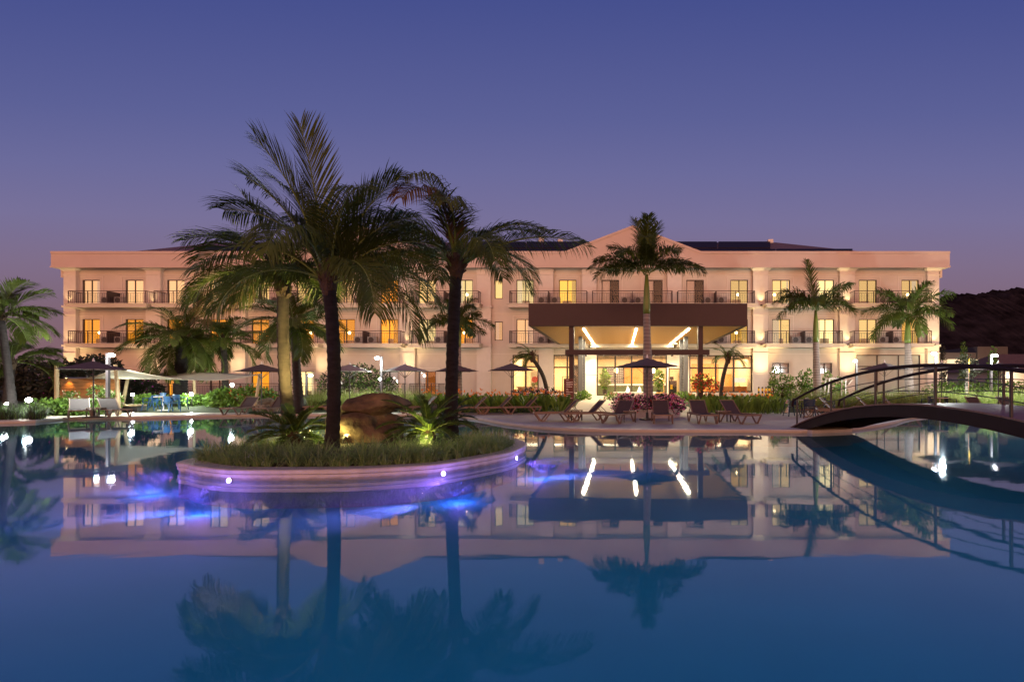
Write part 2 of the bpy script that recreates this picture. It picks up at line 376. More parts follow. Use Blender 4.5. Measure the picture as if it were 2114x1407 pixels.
# ------------------------------------------------------------------ hotel
WY, PY, FY, BYF = 43.0, 42.72, 42.3, 41.9
Z3, Z2, Z1 = 8.2, 4.93, .62
def wx(px): return X(px, WY)
hotel = thing('hotel_building', 'long three storey cream hotel with balconies and lit windows', 'hotel', (wx(1035), WY, gz(WY)))
bays = [(170,206,259,296),(345,381,433,470),(519,556,612,648),(696,733,785,822),(864,900,944,976),(1066,1102,1154,1190),(1242,1278,1332,1368),(1417,1453,1508,1544),(1594,1631,1686,1722),(1773,1810,1861,1897)]
balc = [(141,301),(318,476),(496,655),(672,826),(846,987),(1052,1211),(1223,1388),(1400,1558),(1585,1739),(1764,1923)]
holes = []   # (x0,x1,z0,z1,style,bay,floor)
def hole(p0, p1, z0, z1, st): holes.append((wx(p0), wx(p1), z0, z1, st))
up_left = ['peach','peach','peach','pale','pale','pale','peach','amber','pale','bright','bright','yellow','curtain','curtain','curtain','pale','pale','bright','pale','pale']
up_mid = ['amber','amber','amber','amber','amber','amber','amber','amber','bright','amber','peach','pale','peach','pale','peach','yellow','pale','bright','pale','yellow']
low_g = ['dim','dimo','amber','dim','amber','bright','dim','dim','dimo','dimo']
for i, b in enumerate(bays):
    for j in (0, 1):
        p0, p1 = b[2*j], b[2*j+1]
        hole(p0, p1, Z3, Z3+2.14, up_left[2*i+j]); hole(p0, p1, Z2, Z2+2.12, up_mid[2*i+j])
        if i < 5 and not (i == 4 and j == 1): hole(p0, p1, Z1, Z1+2.05, low_g[2*i+j])
for z in (9.0, 5.5): hole(1021, 1038, z-.25, z+1.35, 'pale' if z > 8 else 'peach')
hole(1058, 1112, .9, 4.05, 'lobby'); hole(1142, 1195, .9, 4.05, 'lobby'); hole(1232, 1377, Z1, 4.05, 'lobby'); hole(1380, 1406, Z1, 2.95, 'lobby'); hole(1423, 1553, .9, 4.02, 'lobby')
hole(1594, 1629, 2.5, 3.37, 'dark'); hole(1688, 1718, 2.5, 3.37, 'dark'); hole(1768, 1900, .8, 4.05, 'frost')
xl, xr, zb, zt = wx(133), wx(1937), -.2, 11.6
def holed(mb, x0, x1, z0, z1, hs, y, th):
    bx = sorted({x0, x1, *[h[0] for h in hs], *[h[1] for h in hs]}); bz = sorted({z0, z1, *[h[2] for h in hs], *[h[3] for h in hs]})
    for z_a, z_b in zip(bz, bz[1:]):
        run = None
        for a, b in zip(bx, bx[1:]):
            cx_, cz_ = (a+b)/2, (z_a+z_b)/2
            op = any(h[0] < cx_ < h[1] and h[2] < cz_ < h[3] for h in hs)
            if op:
                if run is not None: mb.add([(run,y,z_a),(a,y,z_a),(a,y,z_b),(run,y,z_b)], [(0,1,2,3)]); run = None
            elif run is None: run = a
        if run is not None: mb.add([(run,y,z_a),(x1,y,z_a),(x1,y,z_b),(run,y,z_b)], [(0,1,2,3)])
    for h in hs:
        a, b, c, d = h[:4]
        mb.add([(a,y,c),(a,y+th,c),(a,y+th,d),(a,y,d)], [(0,3,2,1)]); mb.add([(b,y,c),(b,y+th,c),(b,y+th,d),(b,y,d)], [(0,1,2,3)])
        mb.add([(a,y,d),(b,y,d),(b,y+th,d),(a,y+th,d)], [(0,3,2,1)]); mb.add([(a,y,c),(b,y,c),(b,y+th,c),(a,y+th,c)], [(0,1,2,3)])
w = MB(); holed(w, xl, xr, zb, zt, holes, WY, .22)
w.add([(xl,WY,zb),(xl,58,zb),(xl,58,zt),(xl,WY,zt)], [(0,3,2,1)][::-1]); w.add([(xr,WY,zb),(xr,58,zb),(xr,58,zt),(xr,WY,zt)], [(0,1,2,3)]); w.add([(xl,58,zb),(xr,58,zb),(xr,58,zt),(xl,58,zt)], [(3,2,1,0)])
w.build('wall', M_wall, hotel)
tr = MB()
for zz in (10.75, 7.5, 4.1):
    hs = sorted([(h[0]-.02, h[1]+.02) for h in holes if h[2] < zz < h[3]])
    x = xl+.01
    for a, b in hs+[(xr-.01, None)]:
        if a > x+.05: tr.box(x, a, WY-.035, WY-.002, zz, zz+.05)
        x = b
# raised surrounds round the balcony doors
for h in holes:
    if h[4] not in ('lobby', 'dark', 'frost') and h[3]-h[2] > 2.0:
        tr.box(h[0]-.3, h[0]-.24, WY-.03, WY-.001, h[2]+.05, h[3]+.24); tr.box(h[1]+.24, h[1]+.3, WY-.03, WY-.001, h[2]+.05, h[3]+.24); tr.box(h[0]-.3, h[1]+.3, WY-.03, WY-.001, h[3]+.24, h[3]+.3)
tr.build('wall_moulding', M_trim, hotel)
pil = [(131,156,1,1),(301,331,1,1),(476,506,1,1),(652,682,1,1),(826,856,1,1),(984,1013,0,1),(1113,1142,0,1),(1202,1231,0,1),(1378,1407,0,0),(1555,1586,2,1),(1734,1765,2,1),(1915,1939,2,1)]
for p0, p1, lit, full in pil:
    a, b = X(p0, PY), X(p1, PY); m = MB()
    m.box(a, b, PY, WY-.003, -.1 if full else Z2, 11.22)
    lst = [11.0, 10.68]
    if full: lst += [7.98, 7.36, 4.72, 4.14, 2.42]
    else: lst += [7.98, 7.36]
    for zz in lst:
        e = .09 if zz in (7.98, 4.72) else .05
        hgt = .16 if zz in (7.98, 4.72) else .07
        m.box(a-e, b+e, PY-e, WY-.004, zz, zz+hgt)
    if lit:  # flared cap under the cornice
        m.add([(a,PY-.002,11.0),(b,PY-.002,11.0),(b+.25,PY-.3,11.225),(a-.25,PY-.3,11.225),(a,WY-.01,11.0),(b,WY-.01,11.0),(b+.25,WY-.01,11.225),(a-.25,WY-.01,11.225)], [(0,1,2,3),(4,0,3,7),(1,5,6,2)])
    m.build('pilaster', M_trim, hotel)
co = MB(); fl, fr_ = X(105, FY), X(1961, FY); p1c, p2c = X(743, FY), X(1307, FY); hw = 140*FY/F
zT, zB, zP = Zp(519.5, FY), 11.23, Zp(466, FY)
prof = [(fl, zT), (p1c-hw, zT), (p1c, zP), (p1c+hw, zT), (p2c-hw, zT), (p2c, zP), (p2c+hw, zT), (fr_, zT)]
def slab(mb, prof, zb, y0, y1):
    n = len(prof)
    vs = [(x, y0, z) for x, z in prof]+[(x, y0, zb) for x, z in prof]+[(x, y1, z) for x, z in prof]+[(x, y1, zb) for x, z in prof]
    fs = []
    for i in range(n-1):
        fs += [(n+i, n+i+1, i+1, i), (2*n+i, 2*n+i+1, 3*n+i+1, 3*n+i), (i, i+1, 2*n+i+1, 2*n+i), (n+i, 3*n+i, 3*n+i+1, n+i+1)]
    fs += [(0, 2*n, 3*n, n), (n-1, 2*n-1, 4*n-1, 3*n-1)]
    mb.add(vs, fs)
slab(co, prof, zB, FY, FY+.4)
co.box(fl, xl-.01, FY+.41, 58.4, zB, zT); co.box(xr+.01, fr_, FY+.41, 58.4, zB, zT)
co.box(fl+.01, fr_-.01, FY+.402, WY-.002, zB+.03, zB+.25)
co.box(X(124,PY), X(131,PY)-.1, PY+.05, WY+.6, 10.5, 11.22); co.box(X(1939,PY)+.1, X(1946,PY), PY+.05, WY+.6, 10.5, 11.22)
co.build('cornice', M_fascia, hotel)
ct = MB()   # thin projecting lip on top of the cornice and under it
def lip(mb, prof, dz0, dz1, y0, y1):
    for (xa, za), (xb, zb_) in zip(prof, prof[1:]):
        mb.add([(xa,y0,za+dz0),(xb,y0,zb_+dz0),(xb,y0,zb_+dz1),(xa,y0,za+dz1),(xa,y1,za+dz0),(xb,y1,zb_+dz0),(xb,y1,zb_+dz1),(xa,y1,za+dz1)],
               [(0,1,2,3),(3,2,6,7),(0,4,5,1),(0,3,7,4),(1,5,6,2)])
lip(ct, prof, -.16, .04, FY-.05, FY-.003); ct.box(fl-.04, fr_+.04, FY-.04, FY-.003, zB-.02, zB+.1)
ct.build('cornice_lip', M_fascia, hotel)
rf = MB(); E = [(-45.2, 43.2), (24.2, 43.2), (24.2, 57.5), (-45.2, 57.5)]; zE, zR = 12.35, 15.5
rf.add([(x, y, zE) for x, y in E]+[(-39.5, 50.3, zR), (15.2, 50.3, zR)], [(0,1,5,4),(1,2,5),(2,3,4,5),(3,0,4)])
rf.add([(xl,WY,11.9),(xr,WY,11.9),(xr,58,11.9),(xl,58,11.9)], [(0,1,2,3)])
roof = rf.build('roof', M_roof, hotel)
def onslope(px0, px1, t0, t1):
    m = MB(); q = []
    for px, t in ((px0,t0),(px1,t0),(px1,t1),(px0,t1)):
        y = 43.2+t*7.1; q.append((X(px, y), y, zE+t*(zR-zE)+.12))
    lo = [(x, y, z-.08) for x, y, z in q]
    m.add(lo+q, [(4,5,6,7),(0,1,5,4),(1,2,6,5),(2,3,7,6),(3,0,4,7)]); return m
for a, b, t0, t1 in ((975,1085,.5,.98),(1088,1230,.5,.98),(1380,1480,.5,.98),(1483,1590,.5,.98),(900,1040,.08,.42),(1043,1190,.08,.42),(1440,1600,.08,.42),(1603,1760,.08,.42),(400,520,.3,.62)):
    onslope(a, b, t0, t1).build('solar_panel', M_solar, roof)
for px in (1118, 1157, 1590): 
    p = at(px, 497, 50.3); MB().box(p.x-.25, p.x+.25, p.y-.2, p.y+.2, p.z-.4, p.z+(.35 if px < 1150 else .1)).build('roof_vent', M_white, roof)
# rooms behind the windows
def roommat(c, s): return [emat('glowing_room', c, s*k) for k in (.8, 1.1, 1.3, 1.55)]  # room box walls glow evenly themselves, standing in for room lamps
RM = {'peach': roommat(lin(250,186,130), .85), 'amber': roommat(lin(255,158,42), 1.0), 'pale': roommat(lin(252,204,128), .95), 'bright': roommat(lin(255,222,150), 1.2), 'yellow': roommat(lin(252,186,78), .95), 'curtain': None, 'dim': None, 'dimo': roommat(lin(220,120,50), .35)}
M_cur = {'peach': emat('glowing_curtain', lin(240,185,150), .75), 'amber': emat('glowing_curtain', lin(250,160,60), .8), 'pale': emat('glowing_curtain', lin(235,205,165), .75), 'bright': emat('glowing_curtain', lin(250,220,170), .9), 'yellow': emat('glowing_curtain', lin(230,180,100), .8)}
M_cloth = mat('white_curtain', (.85, .8, .82), .9, var=.1); M_droom = mat('dark_room', (.06, .05, .05), .9)
M_bed = mat('bed_linen', (.5, .42, .35), .9)
for i, h in enumerate(holes):
    a, b, c, d, st = h; y = WY+.1
    if st == 'lobby': continue
    fm = MB(); t = .06; nb = 2
    if st == 'frost': bars = [a+(b-a)*k/3 for k in (1, 2)]; hb_ = [c+(d-c)*.7]
    elif st == 'dark': bars = [(a+b)/2]; hb_ = [(c+d)/2]
    elif b-a < .9: bars = []; hb_ = []
    else: bars = [(a+b)/2]; hb_ = []
    fm.box(a, a+t, y-.04, y+.04, c, d); fm.box(b-t, b, y-.04, y+.04, c, d); fm.box(a+t, b-t, y-.039, y+.039, d-t, d); fm.box(a+t, b-t, y-.039, y+.039, c, c+t)
    for x in bars: fm.box(x-.035, x+.035, y-.03, y+.03, c+t, d-t)
    for z in hb_: fm.box(a+t, b-t, y-.028, y+.028, z-.04, z+.04)
    win = fm.build('window', M_frame, hotel)
    if st == 'frost':
        MB().box(a+t, b-t, y+.045, y+.06, c+t, d-t).build('pane', M_frost, win); continue
    if st == 'dark':
        MB().box(a+t, b-t, y+.045, y+.06, c+t, d-t).build('pane', M_dglass, win); continue
    MB().add([(a+t,y,c+t),(b-t,y,c+t),(b-t,y,d-t),(a+t,y,d-t)], [(0,1,2,3)]).build('pane', M_glass, win)
    rm = MB(); y0, y1 = y+.13, y+1.1
    rm.add([(a,y0,c),(b,y0,c),(b,y0,d),(a,y0,d),(a,y1,c),(b,y1,c),(b,y1,d),(a,y1,d)], [(4,5,6,7),(0,4,7,3),(1,2,6,5),(3,7,6,2),(0,1,5,4)])
    r_ = random.Random(i*13+5)
    rm.build('room', RM[st][r_.randrange(4)] if RM.get(st) else M_droom, win)
    cu = MB()
    def fold(x0, x1, yy):
        n = max(3, int((x1-x0)/.055)); 
        vs = []
        for k in range(n+1):
            x = x0+(x1-x0)*k/n; o = .03*(k % 2)
            vs += [(x, yy+o, c+.03), (x, yy+o, d-.03)]
        cu.add(vs, [(2*k, 2*k+2, 2*k+3, 2*k+1) for k in range(n)])
    wd = b-a
    if st == 'curtain': fold(a+.05, a+wd*(.5 if r_.random() < .5 else .95), y+.07)
    elif st in ('dim', 'dimo'): fold(a+.05, b-.05, y+.07) if st == 'dim' else fold(a+.05, a+wd*.35, y+.07)
    elif r_.random() < .8:
        if r_.random() < .5: fold(a+.05, a+wd*r_.uniform(.12, .45), y+.25)
        else: fold(b-wd*r_.uniform(.12, .4), b-.05, y+.25)
    if cu.v: cu.build('curtain', M_cur.get(st, M_cloth), win)
    if st in ('pale', 'amber', 'bright', 'yellow') and wd > 1:
        fb = MB(); xx = r_.uniform(a+.2, b-.9); fb.box(xx, xx+.75, y+.5, y+.95, c+.02, c+r_.uniform(.35, .6)); fb.build('bed', M_bed, win)
        if r_.random() < .4: MB().ball((r_.uniform(a+.3, b-.3), y+.8, c+1.05), .12).build('bedside_lamp', M_warml, win)
# balconies
def railing(mb, x0, x1, y, z, h=1.02, sides=True, yb=WY):
    mb.bar((x0, y, z+h), (x1, y, z+h), .05); mb.bar((x0, y, z+h-.18), (x1, y, z+h-.18), .025); mb.bar((x0, y, z+.1), (x1, y, z+.1), .025)
    npost = 5
    for k in range(npost): 
        x = x0+(x1-x0)*k/(npost-1); mb.bar((x, y, z+.005), (x, y, z+h), .045)
    n = int((x1-x0)/.14)
    for k in range(1, n):
        x = x0+(x1-x0)*k/n
        mb.bar((x, y, z+.1), (x, y, z+h-.18), .014 if k % 4 else .02)
    if sides:
        for x in (x0, x1):
            mb.bar((x, y, z+h), (x, yb, z+h), .05); mb.bar((x, y, z+.1), (x, yb, z+.1), .025)
            for k in range(1, 7): mb.bar((x, y+(yb-y)*k/7, z+.1), (x, y+(yb-y)*k/7, z+h), .018)
ordn = ['first','second','third','fourth','fifth','sixth','seventh','eighth','ninth','tenth']
acs = []
for i, (p0, p1) in enumerate(balc):
    a, b = X(p0, BYF), X(p1, BYF)
    for fl_, z in (('upper', Z3), ('middle', Z2)):
        sl = MB(); sl.box(a-.12, b+.12, BYF-.1, WY-.005, z-.33, z-.03); sl.box(a-.2, b+.2, BYF-.18, WY-.006, z-.08, z-.031+.02)
        ba = sl.build('balcony', M_wall, hotel)
        rl = MB(); railing(rl, a, b, BYF, z-.01); mid = (a+b)/2
        rl.box(mid-.02, mid+.02, BYF+.05, WY-.02, z, z+1.02)
        rl.build('railing', M_iron, ba)
        acs.append((i, fl_, mid, z, a, b))
for i, (p0, p1) in enumerate(balc[:5]):
    a, b = X(p0+(0 if i else 0), 41.6), X(p1 if i < 4 else 906, 41.6); rl = MB(); railing(rl, a, b, 41.6, Z1-.01); rl.build('patio_railing', M_iron, hotel)
# air conditioners standing on the balconies
acm = None
for i, fl_, mid, z, a, b in acs:
    if i == 6 and fl_ == 'middle': continue
    for s_, nm in ((-1, 'left'), (1, 'right')):
        lab = f'grey air conditioner on {fl_} floor balcony of the {ordn[i]} bay, {nm} of the pair'
        loc = (mid+s_*.55, 42.45, z+.012)
        if acm is None:
            acm = thing('air_conditioner', lab, 'air conditioner', loc, 'air conditioners on the balconies')
            m = MB(); m.box(-.38, .38, -.15, .15, 0.04, .58); m.box(-.3, -.24, -.14, .14, 0, .04); m.box(.24, .3, -.14, .14, 0, .04); m.build('casing', M_ac, acm, world=False)
            m = MB(); m.tube([(-.08, -.152, .31), (-.08, -.165, .31)], .22, 18); m.build('fan_grille', M_dark, acm, world=False)
        else: dup(acm, loc, 0, lab)
# ground floor pilaster uplights (real lamps of the facade)
for p0, p1, lit, full in pil:
    if not lit: continue
    xm = X((p0+p1)/2, PY); pw = {1: 620, 2: 1150}[lit]
    m = MB(); m.lathe([(.09, 0), (.09, .12), (.07, .14)], 12, (xm, 41.35, gz(41.3))); fx = m.build('uplight', M_dark, hotel)
    light('uplight_beam', 'SPOT', (xm, 41.35, gz(41.3)+.2), pw*2.2, (1, .74, .36), hotel, .06, (xm, 43.0, 12.5), 70, 1.0)
    for zz in (Z2+.02, Z3+.02):
        MB().box(xm-.07, xm+.07, 42.46, 42.625, zz-.12, zz-.02).build('ledge_lamp', M_dark, hotel)
        light('ledge_light', 'SPOT', (xm, 42.46, zz+.02), pw*.09, (1, .74, .34), hotel, .04, (xm, 42.63, zz+3), 84, .9)
# ------------------------------------------------------------------ lobby interior and glazing
LX0, LX1, LB, LC = wx(1050), wx(1556), 51.0, 4.3
lo = MB()
lo.add([(LX0,LB,Z1),(LX1,LB,Z1),(LX1,LB,LC),(LX0,LB,LC)], [(0,1,2,3)]); lo.add([(LX0,WY+.23,Z1),(LX0,LB,Z1),(LX0,LB,LC),(LX0,WY+.23,LC)], [(0,1,2,3)]); lo.add([(LX1,WY+.23,Z1),(LX1,LB,Z1),(LX1,LB,LC),(LX1,WY+.23,LC)], [(3,2,1,0)])
lo.add([(LX0,WY+.2,LC),(LX1,WY+.2,LC),(LX1,LB,LC),(LX0,LB,LC)], [(0,3,2,1)])
lobby = lo.build('lobby_wall', M_lwall, hotel)
MB().add([(LX0,WY-.3,Z1+.01),(LX1,WY-.3,Z1+.01),(LX1,LB,Z1+.01),(LX0,LB,Z1+.01)], [(0,1,2,3)]).build('lobby_floor', M_lfl, hotel)
MB().box(wx(1050), wx(1560), 42.0, WY+.2, .3, Z1-.004).build('plinth', M_path, hotel)
def glazed(p0, p1, z0, z1, vb, hbz, door=False):
    a, b = wx(p0), wx(p1); y = WY+.1; m = MB(); t = .1
    m.box(a, a+t, y-.05, y+.05, z0, z1); m.box(b-t, b, y-.05, y+.05, z0, z1); m.box(a+t, b-t, y-.049, y+.049, z1-t, z1); m.box(a+t, b-t, y-.049, y+.049, z0, z0+t)
    for p in vb: m.box(wx(p)-.07, wx(p)+.07, y-.048, y+.048, z0+t, z1-t)
    for z in hbz: m.box(a+t, b-t, y-.04, y+.04, z-.06, z+.06)
    f = m.build('shopfront_window', M_frame, hotel)
    MB().add([(a+t,y,z0+t),(b-t,y,z0+t),(b-t,y,z1-t),(a+t,y,z1-t)], [(0,1,2,3)]).build('pane', M_glass, f)
glazed(1058, 1112, .9, 4.05, [1085], [3.05]); glazed(1142, 1195, .9, 4.05, [1171], [3.0]); glazed(1232, 1377, Z1, 4.05, [1270, 1304, 1341], [3.0]); glazed(1423, 1553, .9, 4.02, [1442, 1478, 1515], [2.95]); glazed(1380, 1406, Z1, 2.95, [], [])
light('lobby_light', 'AREA', (wx(1303), 47, LC-.05), 1356, (1, .8, .5), hotel, sx=7, sy=5, aim=(wx(1303), 47, 0))
light('lobby_light', 'AREA', (wx(1490), 47, LC-.05), 1162, (1, .8, .5), hotel, sx=5, sy=5, aim=(wx(1490), 47, 0))
light('lobby_light', 'AREA', (wx(1120), 47, LC-.05), 1162, (1, .8, .5), hotel, sx=5, sy=5, aim=(wx(1120), 47, 0))
m = MB()
for p0, p1 in ((1066,1110),(1148,1192),(1240,1372),(1430,1550)): m.box(wx(p0), wx(p1), 46.5, 46.7, 3.95, 4.05)
m.build('cove_light', M_cove, hotel)
MB().box(wx(1290), wx(1356), 50.85, 50.98, Z1+.02, 3.3).build('wood_panel', M_lor, hotel)
MB().box(wx(1455), wx(1520), 50.85, 50.98, Z1+.02, 3.6).build('wood_panel', M_lor, hotel)
sc = thing('room_divider', 'dark lattice screen standing behind the left lobby doors', 'screen', (wx(1262), 49.5, Z1+.012))
m = MB(); a, b = wx(1246), wx(1290)
m.box(a, b, 49.5, 49.53, Z1+.012, 3.2); m.build('panel', M_frame, sc)
m = MB()
for k in range(9):
    for j in range(11):
        m.box(a+.1+k*(b-a-.2)/9, a+.2+k*(b-a-.2)/9, 49.46, 49.495, Z1+.2+j*.22, Z1+.32+j*.22)
m.build('lattice_tile', M_ac, sc)
dk = thing('reception_desk', 'long pale topped green tiled reception desk inside the lobby', 'desk', (wx(1310), 48, Z1+.012))
MB().box(wx(1225), wx(1388), 47.6, 48.3, Z1+.85, Z1+1.0).build('counter_top', M_white, dk); MB().box(wx(1228), wx(1385), 47.7, 48.2, Z1+.012, Z1+.85).build('front_panel', M_green, dk)
for px, z in ((1271, 2.62), (1354, 2.6), (1195, 2.6)):
    pz = thing('pendant_lamp', {1271:'glowing cream pendant lamp over the left part of reception desk',1354:'glowing cream pendant lamp right of the central palm trunk',1195:'glowing cream pendant lamp behind the left grey column'}[px], 'pendant lamp', (wx(px), 46.4, LC), 'pendant lamps hanging in the lobby')
    MB().lathe([(.14, 0), (.17, .1), (.17, .35), (.12, .4)], 14, (wx(px), 46.4, z)).build('lamp_shade', M_warml, pz); MB().tube([(wx(px), 46.4, z+.4), (wx(px), 46.4, LC)], .01, 5).build('cord', M_dark, pz)
pt = thing('wall_painting', 'abstract red and green painting behind the left lobby window', 'painting', (wx(1098), 45.4, Z1+.012))
m = MB(); m.box(wx(1086)-.03, wx(1110), 45.4, 45.44, Z1+.7, 2.75); m.box(wx(1088), wx(1089.5), 45.44, 45.5, Z1+.012, 2.6); m.box(wx(1106), wx(1107.5), 45.44, 45.5, Z1+.012, 2.6); m.build('canvas', M_cream, pt)
for cxp, cyz, r, mm in ((1094, 2.0, .34, M_red), (1100, 1.7, .3, M_bush[1]), (1091, 1.55, .22, M_bush[0]), (1103, 2.25, .2, M_red), (1098, 2.05, .16, M_cream)):
    MB().tube([(wx(cxp), 45.397-r*.01, cyz), (wx(cxp), 45.385-r*.02, cyz)], r*.8, 18).build('brush_shape', mm, pt)
m = MB(); m.box(wx(1062), wx(1111), 44.3, 44.7, Z1+.012, Z1+.75)
tag(m.build('low_cabinet', M_lwall), 'low pale cabinet under the painting in the left lobby window', 'cabinet')
fl2 = thing('table_lamp', 'wide white drum shade lamp in the right lobby window', 'lamp', (wx(1537), 45, Z1+.77))
MB().lathe([(.55, 0), (.55, .4)], 24, (wx(1537), 45, 1.75)).build('lamp_shade', emat('drum_shade', (1, .85, .6), 1.1), fl2); MB().lathe([(.15, 0), (.15, .03), (.03, .06), (.03, .5)], 12, (wx(1537), 45, Z1+.77)).build('base', M_brass, fl2)
m = MB(); m.box(wx(1490), wx(1552), 44.7, 45.4, Z1+.012, Z1+.77); tag(m.build('console_table', M_lor), 'wooden console under the white drum lamp', 'table')
m = MB(); m.box(wx(1452), wx(1513), 50.8, 50.84, 1.6, 2.3); tag(m.build('landscape_picture', mat('yellow_picture', (.55, .5, .12), .6, var=.5, vscale=2, stretch=(1, 1, 4))), 'long yellow green landscape picture on the orange lobby wall', 'picture')
m = MB(); m.box(wx(1384), wx(1403), 45.2, 45.8, Z1+.012, 1.9); m.box(wx(1388), wx(1396), 45.1, 45.16, 1.95, 2.25); m.box(wx(1391), wx(1393), 45.2, 45.3, 1.9, 2.0)
tag(m.build('service_counter', M_blk), 'small black service counter with screen behind the side door', 'counter')
m = MB(); m.box(wx(1389), wx(1394), 45.19, 45.197, 1.15, 1.55); tag(m.build('counter_notice', M_yel), 'yellow notice on the black service counter', 'notice')
for p0, p1, y_, z0_, z1_, mm in ((1160,1176,50.7,Z1+.02,3.5,M_frame),(1182,1196,50.6,Z1+.02,3.2,M_dark),(1237,1250,50.8,1.6,3.2,M_frame),(1356,1372,50.8,Z1+.02,3.2,M_frame),(1424,1440,50.6,Z1+.02,2.9,M_frame),(1535,1552,50.8,1.2,2.6,M_lor)):
    MB().box(wx(p0), wx(p1), y_, y_+.15, z0_, z1_).build('wall_panel', mm, hotel)
MB().box(LX0, LX1, 44.6, 45.0, 3.78, 4.28).build('ceiling_beam', M_lfl, hotel)
for px, lab in ((1246, 'green indoor palm in a pot left of the reception desk'), (1366, 'green indoor palm in a pot right of the reception desk')):
    x = wx(px); t = thing('potted_plant', lab, 'plant', (x, 46.2, Z1+.012), 'plants in the lobby'); MB().lathe([(.18, 0), (.24, .45), (.2, .45), (.18, .4), (0, .4)], 14, (x, 46.2, Z1+.012)).build('pot', M_dark, t)
    m = MB(); leaves(m, [(x, 46.2, 2.0, .4, .4, .75)], 260, .3, px, 2); m.build('foliage', M_bush, t); MB().tube([(x, 46.2, Z1+.4), (x, 46.2, 2.0)], .03, 6).build('stem', M_fib, t)
lc = thing('luggage_cart', 'brass birdcage luggage cart outside the lobby doors', 'luggage cart', (wx(1357), 42.35, Z1+.012))
lx = wx(1357); m = MB()
for dy in (-.25, .25):
    m.tube([(lx-.5, 42.35+dy, Z1+.3)]+[(lx-.5*math.cos(a), 42.35+dy*(1-.6*math.sin(a)), 1.65+.45*math.sin(a)) for a in np.linspace(0, math.pi, 12)]+[(lx+.5, 42.35+dy, Z1+.3)], .025, 8)
m.tube([(lx-.15, 42.35, 2.12), (lx, 42.35, 2.22), (lx+.15, 42.35, 2.12)], .03, 8)
m.build('hoop', M_brass, lc); m = MB(); m.box(lx-.52, lx+.52, 42.05, 42.65, Z1+.22, Z1+.3); m.build('platform', M_brass, lc)
for a_ in (-1, 1):
    for b_ in (-1, 1):
        MB().tube([(lx+a_*.42-.02, 42.35+b_*.22, Z1+.117), (lx+a_*.42+.02, 42.35+b_*.22, Z1+.117)], .105, 14).build('wheel', M_blk, lc)
# ------------------------------------------------------------------ entrance canopy
CY0, CY1 = 28.7, 42.68
cx0, cx1 = X(1091, CY0), X(1543, CY0); cz0, cz1 = Zp(672.5, CY0), Zp(626, CY0)
can = thing('entrance_canopy', 'large flat brown entrance canopy with yellow wooden ceiling on columns', 'canopy', ((cx0+cx1)/2, CY0, gz(CY0)))
m = MB(); m.box(cx0, cx1, CY0, CY0+.25, cz0, cz1); m.box(cx0, cx0+.25, CY0+.252, CY1, cz0, cz1-.003); m.box(cx1-.25, cx1, CY0+.252, CY1, cz0, cz1-.003); m.box(cx0+.252, cx1-.252, CY0+.252, CY1, cz1-.3, cz1-.06)
m.build('fascia', M_can, can)
MB().box(cx0+.252, cx1-.252, CY0+.252, CY1, cz0+.02, cz0+.1).build('ceiling', M_ceil, can)
for xx in (-2.2, .9, 4.0):
    for k in range(5):
        y = 30.1+k*2.5; ls = MB().box(xx-.05, xx+.05, y, y+1.95, cz0-.05, cz0+.018).build('light_strip', M_strip, can)
    light('strip_light', 'AREA', (xx, 36, cz0-.07), 560, (1, .85, .55), can, sx=.2, sy=12, aim=(xx, 36, 0))
for xx in (-2.8, 4.5):
    MB().box(xx-.14, xx+.14, 28.95, 29.25, gz(29)-.05, cz0+.018).build('column', M_can, can)
    for yy in (35.4, 37.9): MB().box(xx-.14, xx+.14, yy, yy+.28, gz(35)-.05, cz0+.018).build('column', M_grey, can)
    m = MB()
    for k in range(24): m.bar((xx, 35.7, .9+k*.115), (xx, 37.88, .9+k*.115), .09, .025, (0.5*(1 if xx < 0 else -1), 0, 1))
    m.build('louvre_panel', M_grey, can)
m = MB(); zb_ = 3.22; m.box(-3.12, 4.95, 28.6, 28.75, zb_, zb_+.29)
m.build('pergola_beam', M_can, can); m = MB()
for k in range(9): m.box(-3.0+k*.98, -2.94+k*.98, 28.752, 29.6, zb_-.05, zb_+.1)
m.build('rafter', M_can, can)
for xx in (-2.3, 4.4): MB().lathe([(.12, cz0-.02), (.12, cz0+.015)], 14, (xx, 41.2, 0)).build('downlight', M_warml, can)  # discs put in as fixtures for the added door fill lights
light('door_fill', 'SPOT', (-2.3, 41.2, 4.72), 1300, (1, .86, .58), can, .08, (-2.3, 42.6, .6), 80, .8)
light('door_fill', 'SPOT', (4.4, 41.2, 4.72), 1300, (1, .86, .58), can, .08, (4.4, 42.6, .6), 80, .8)
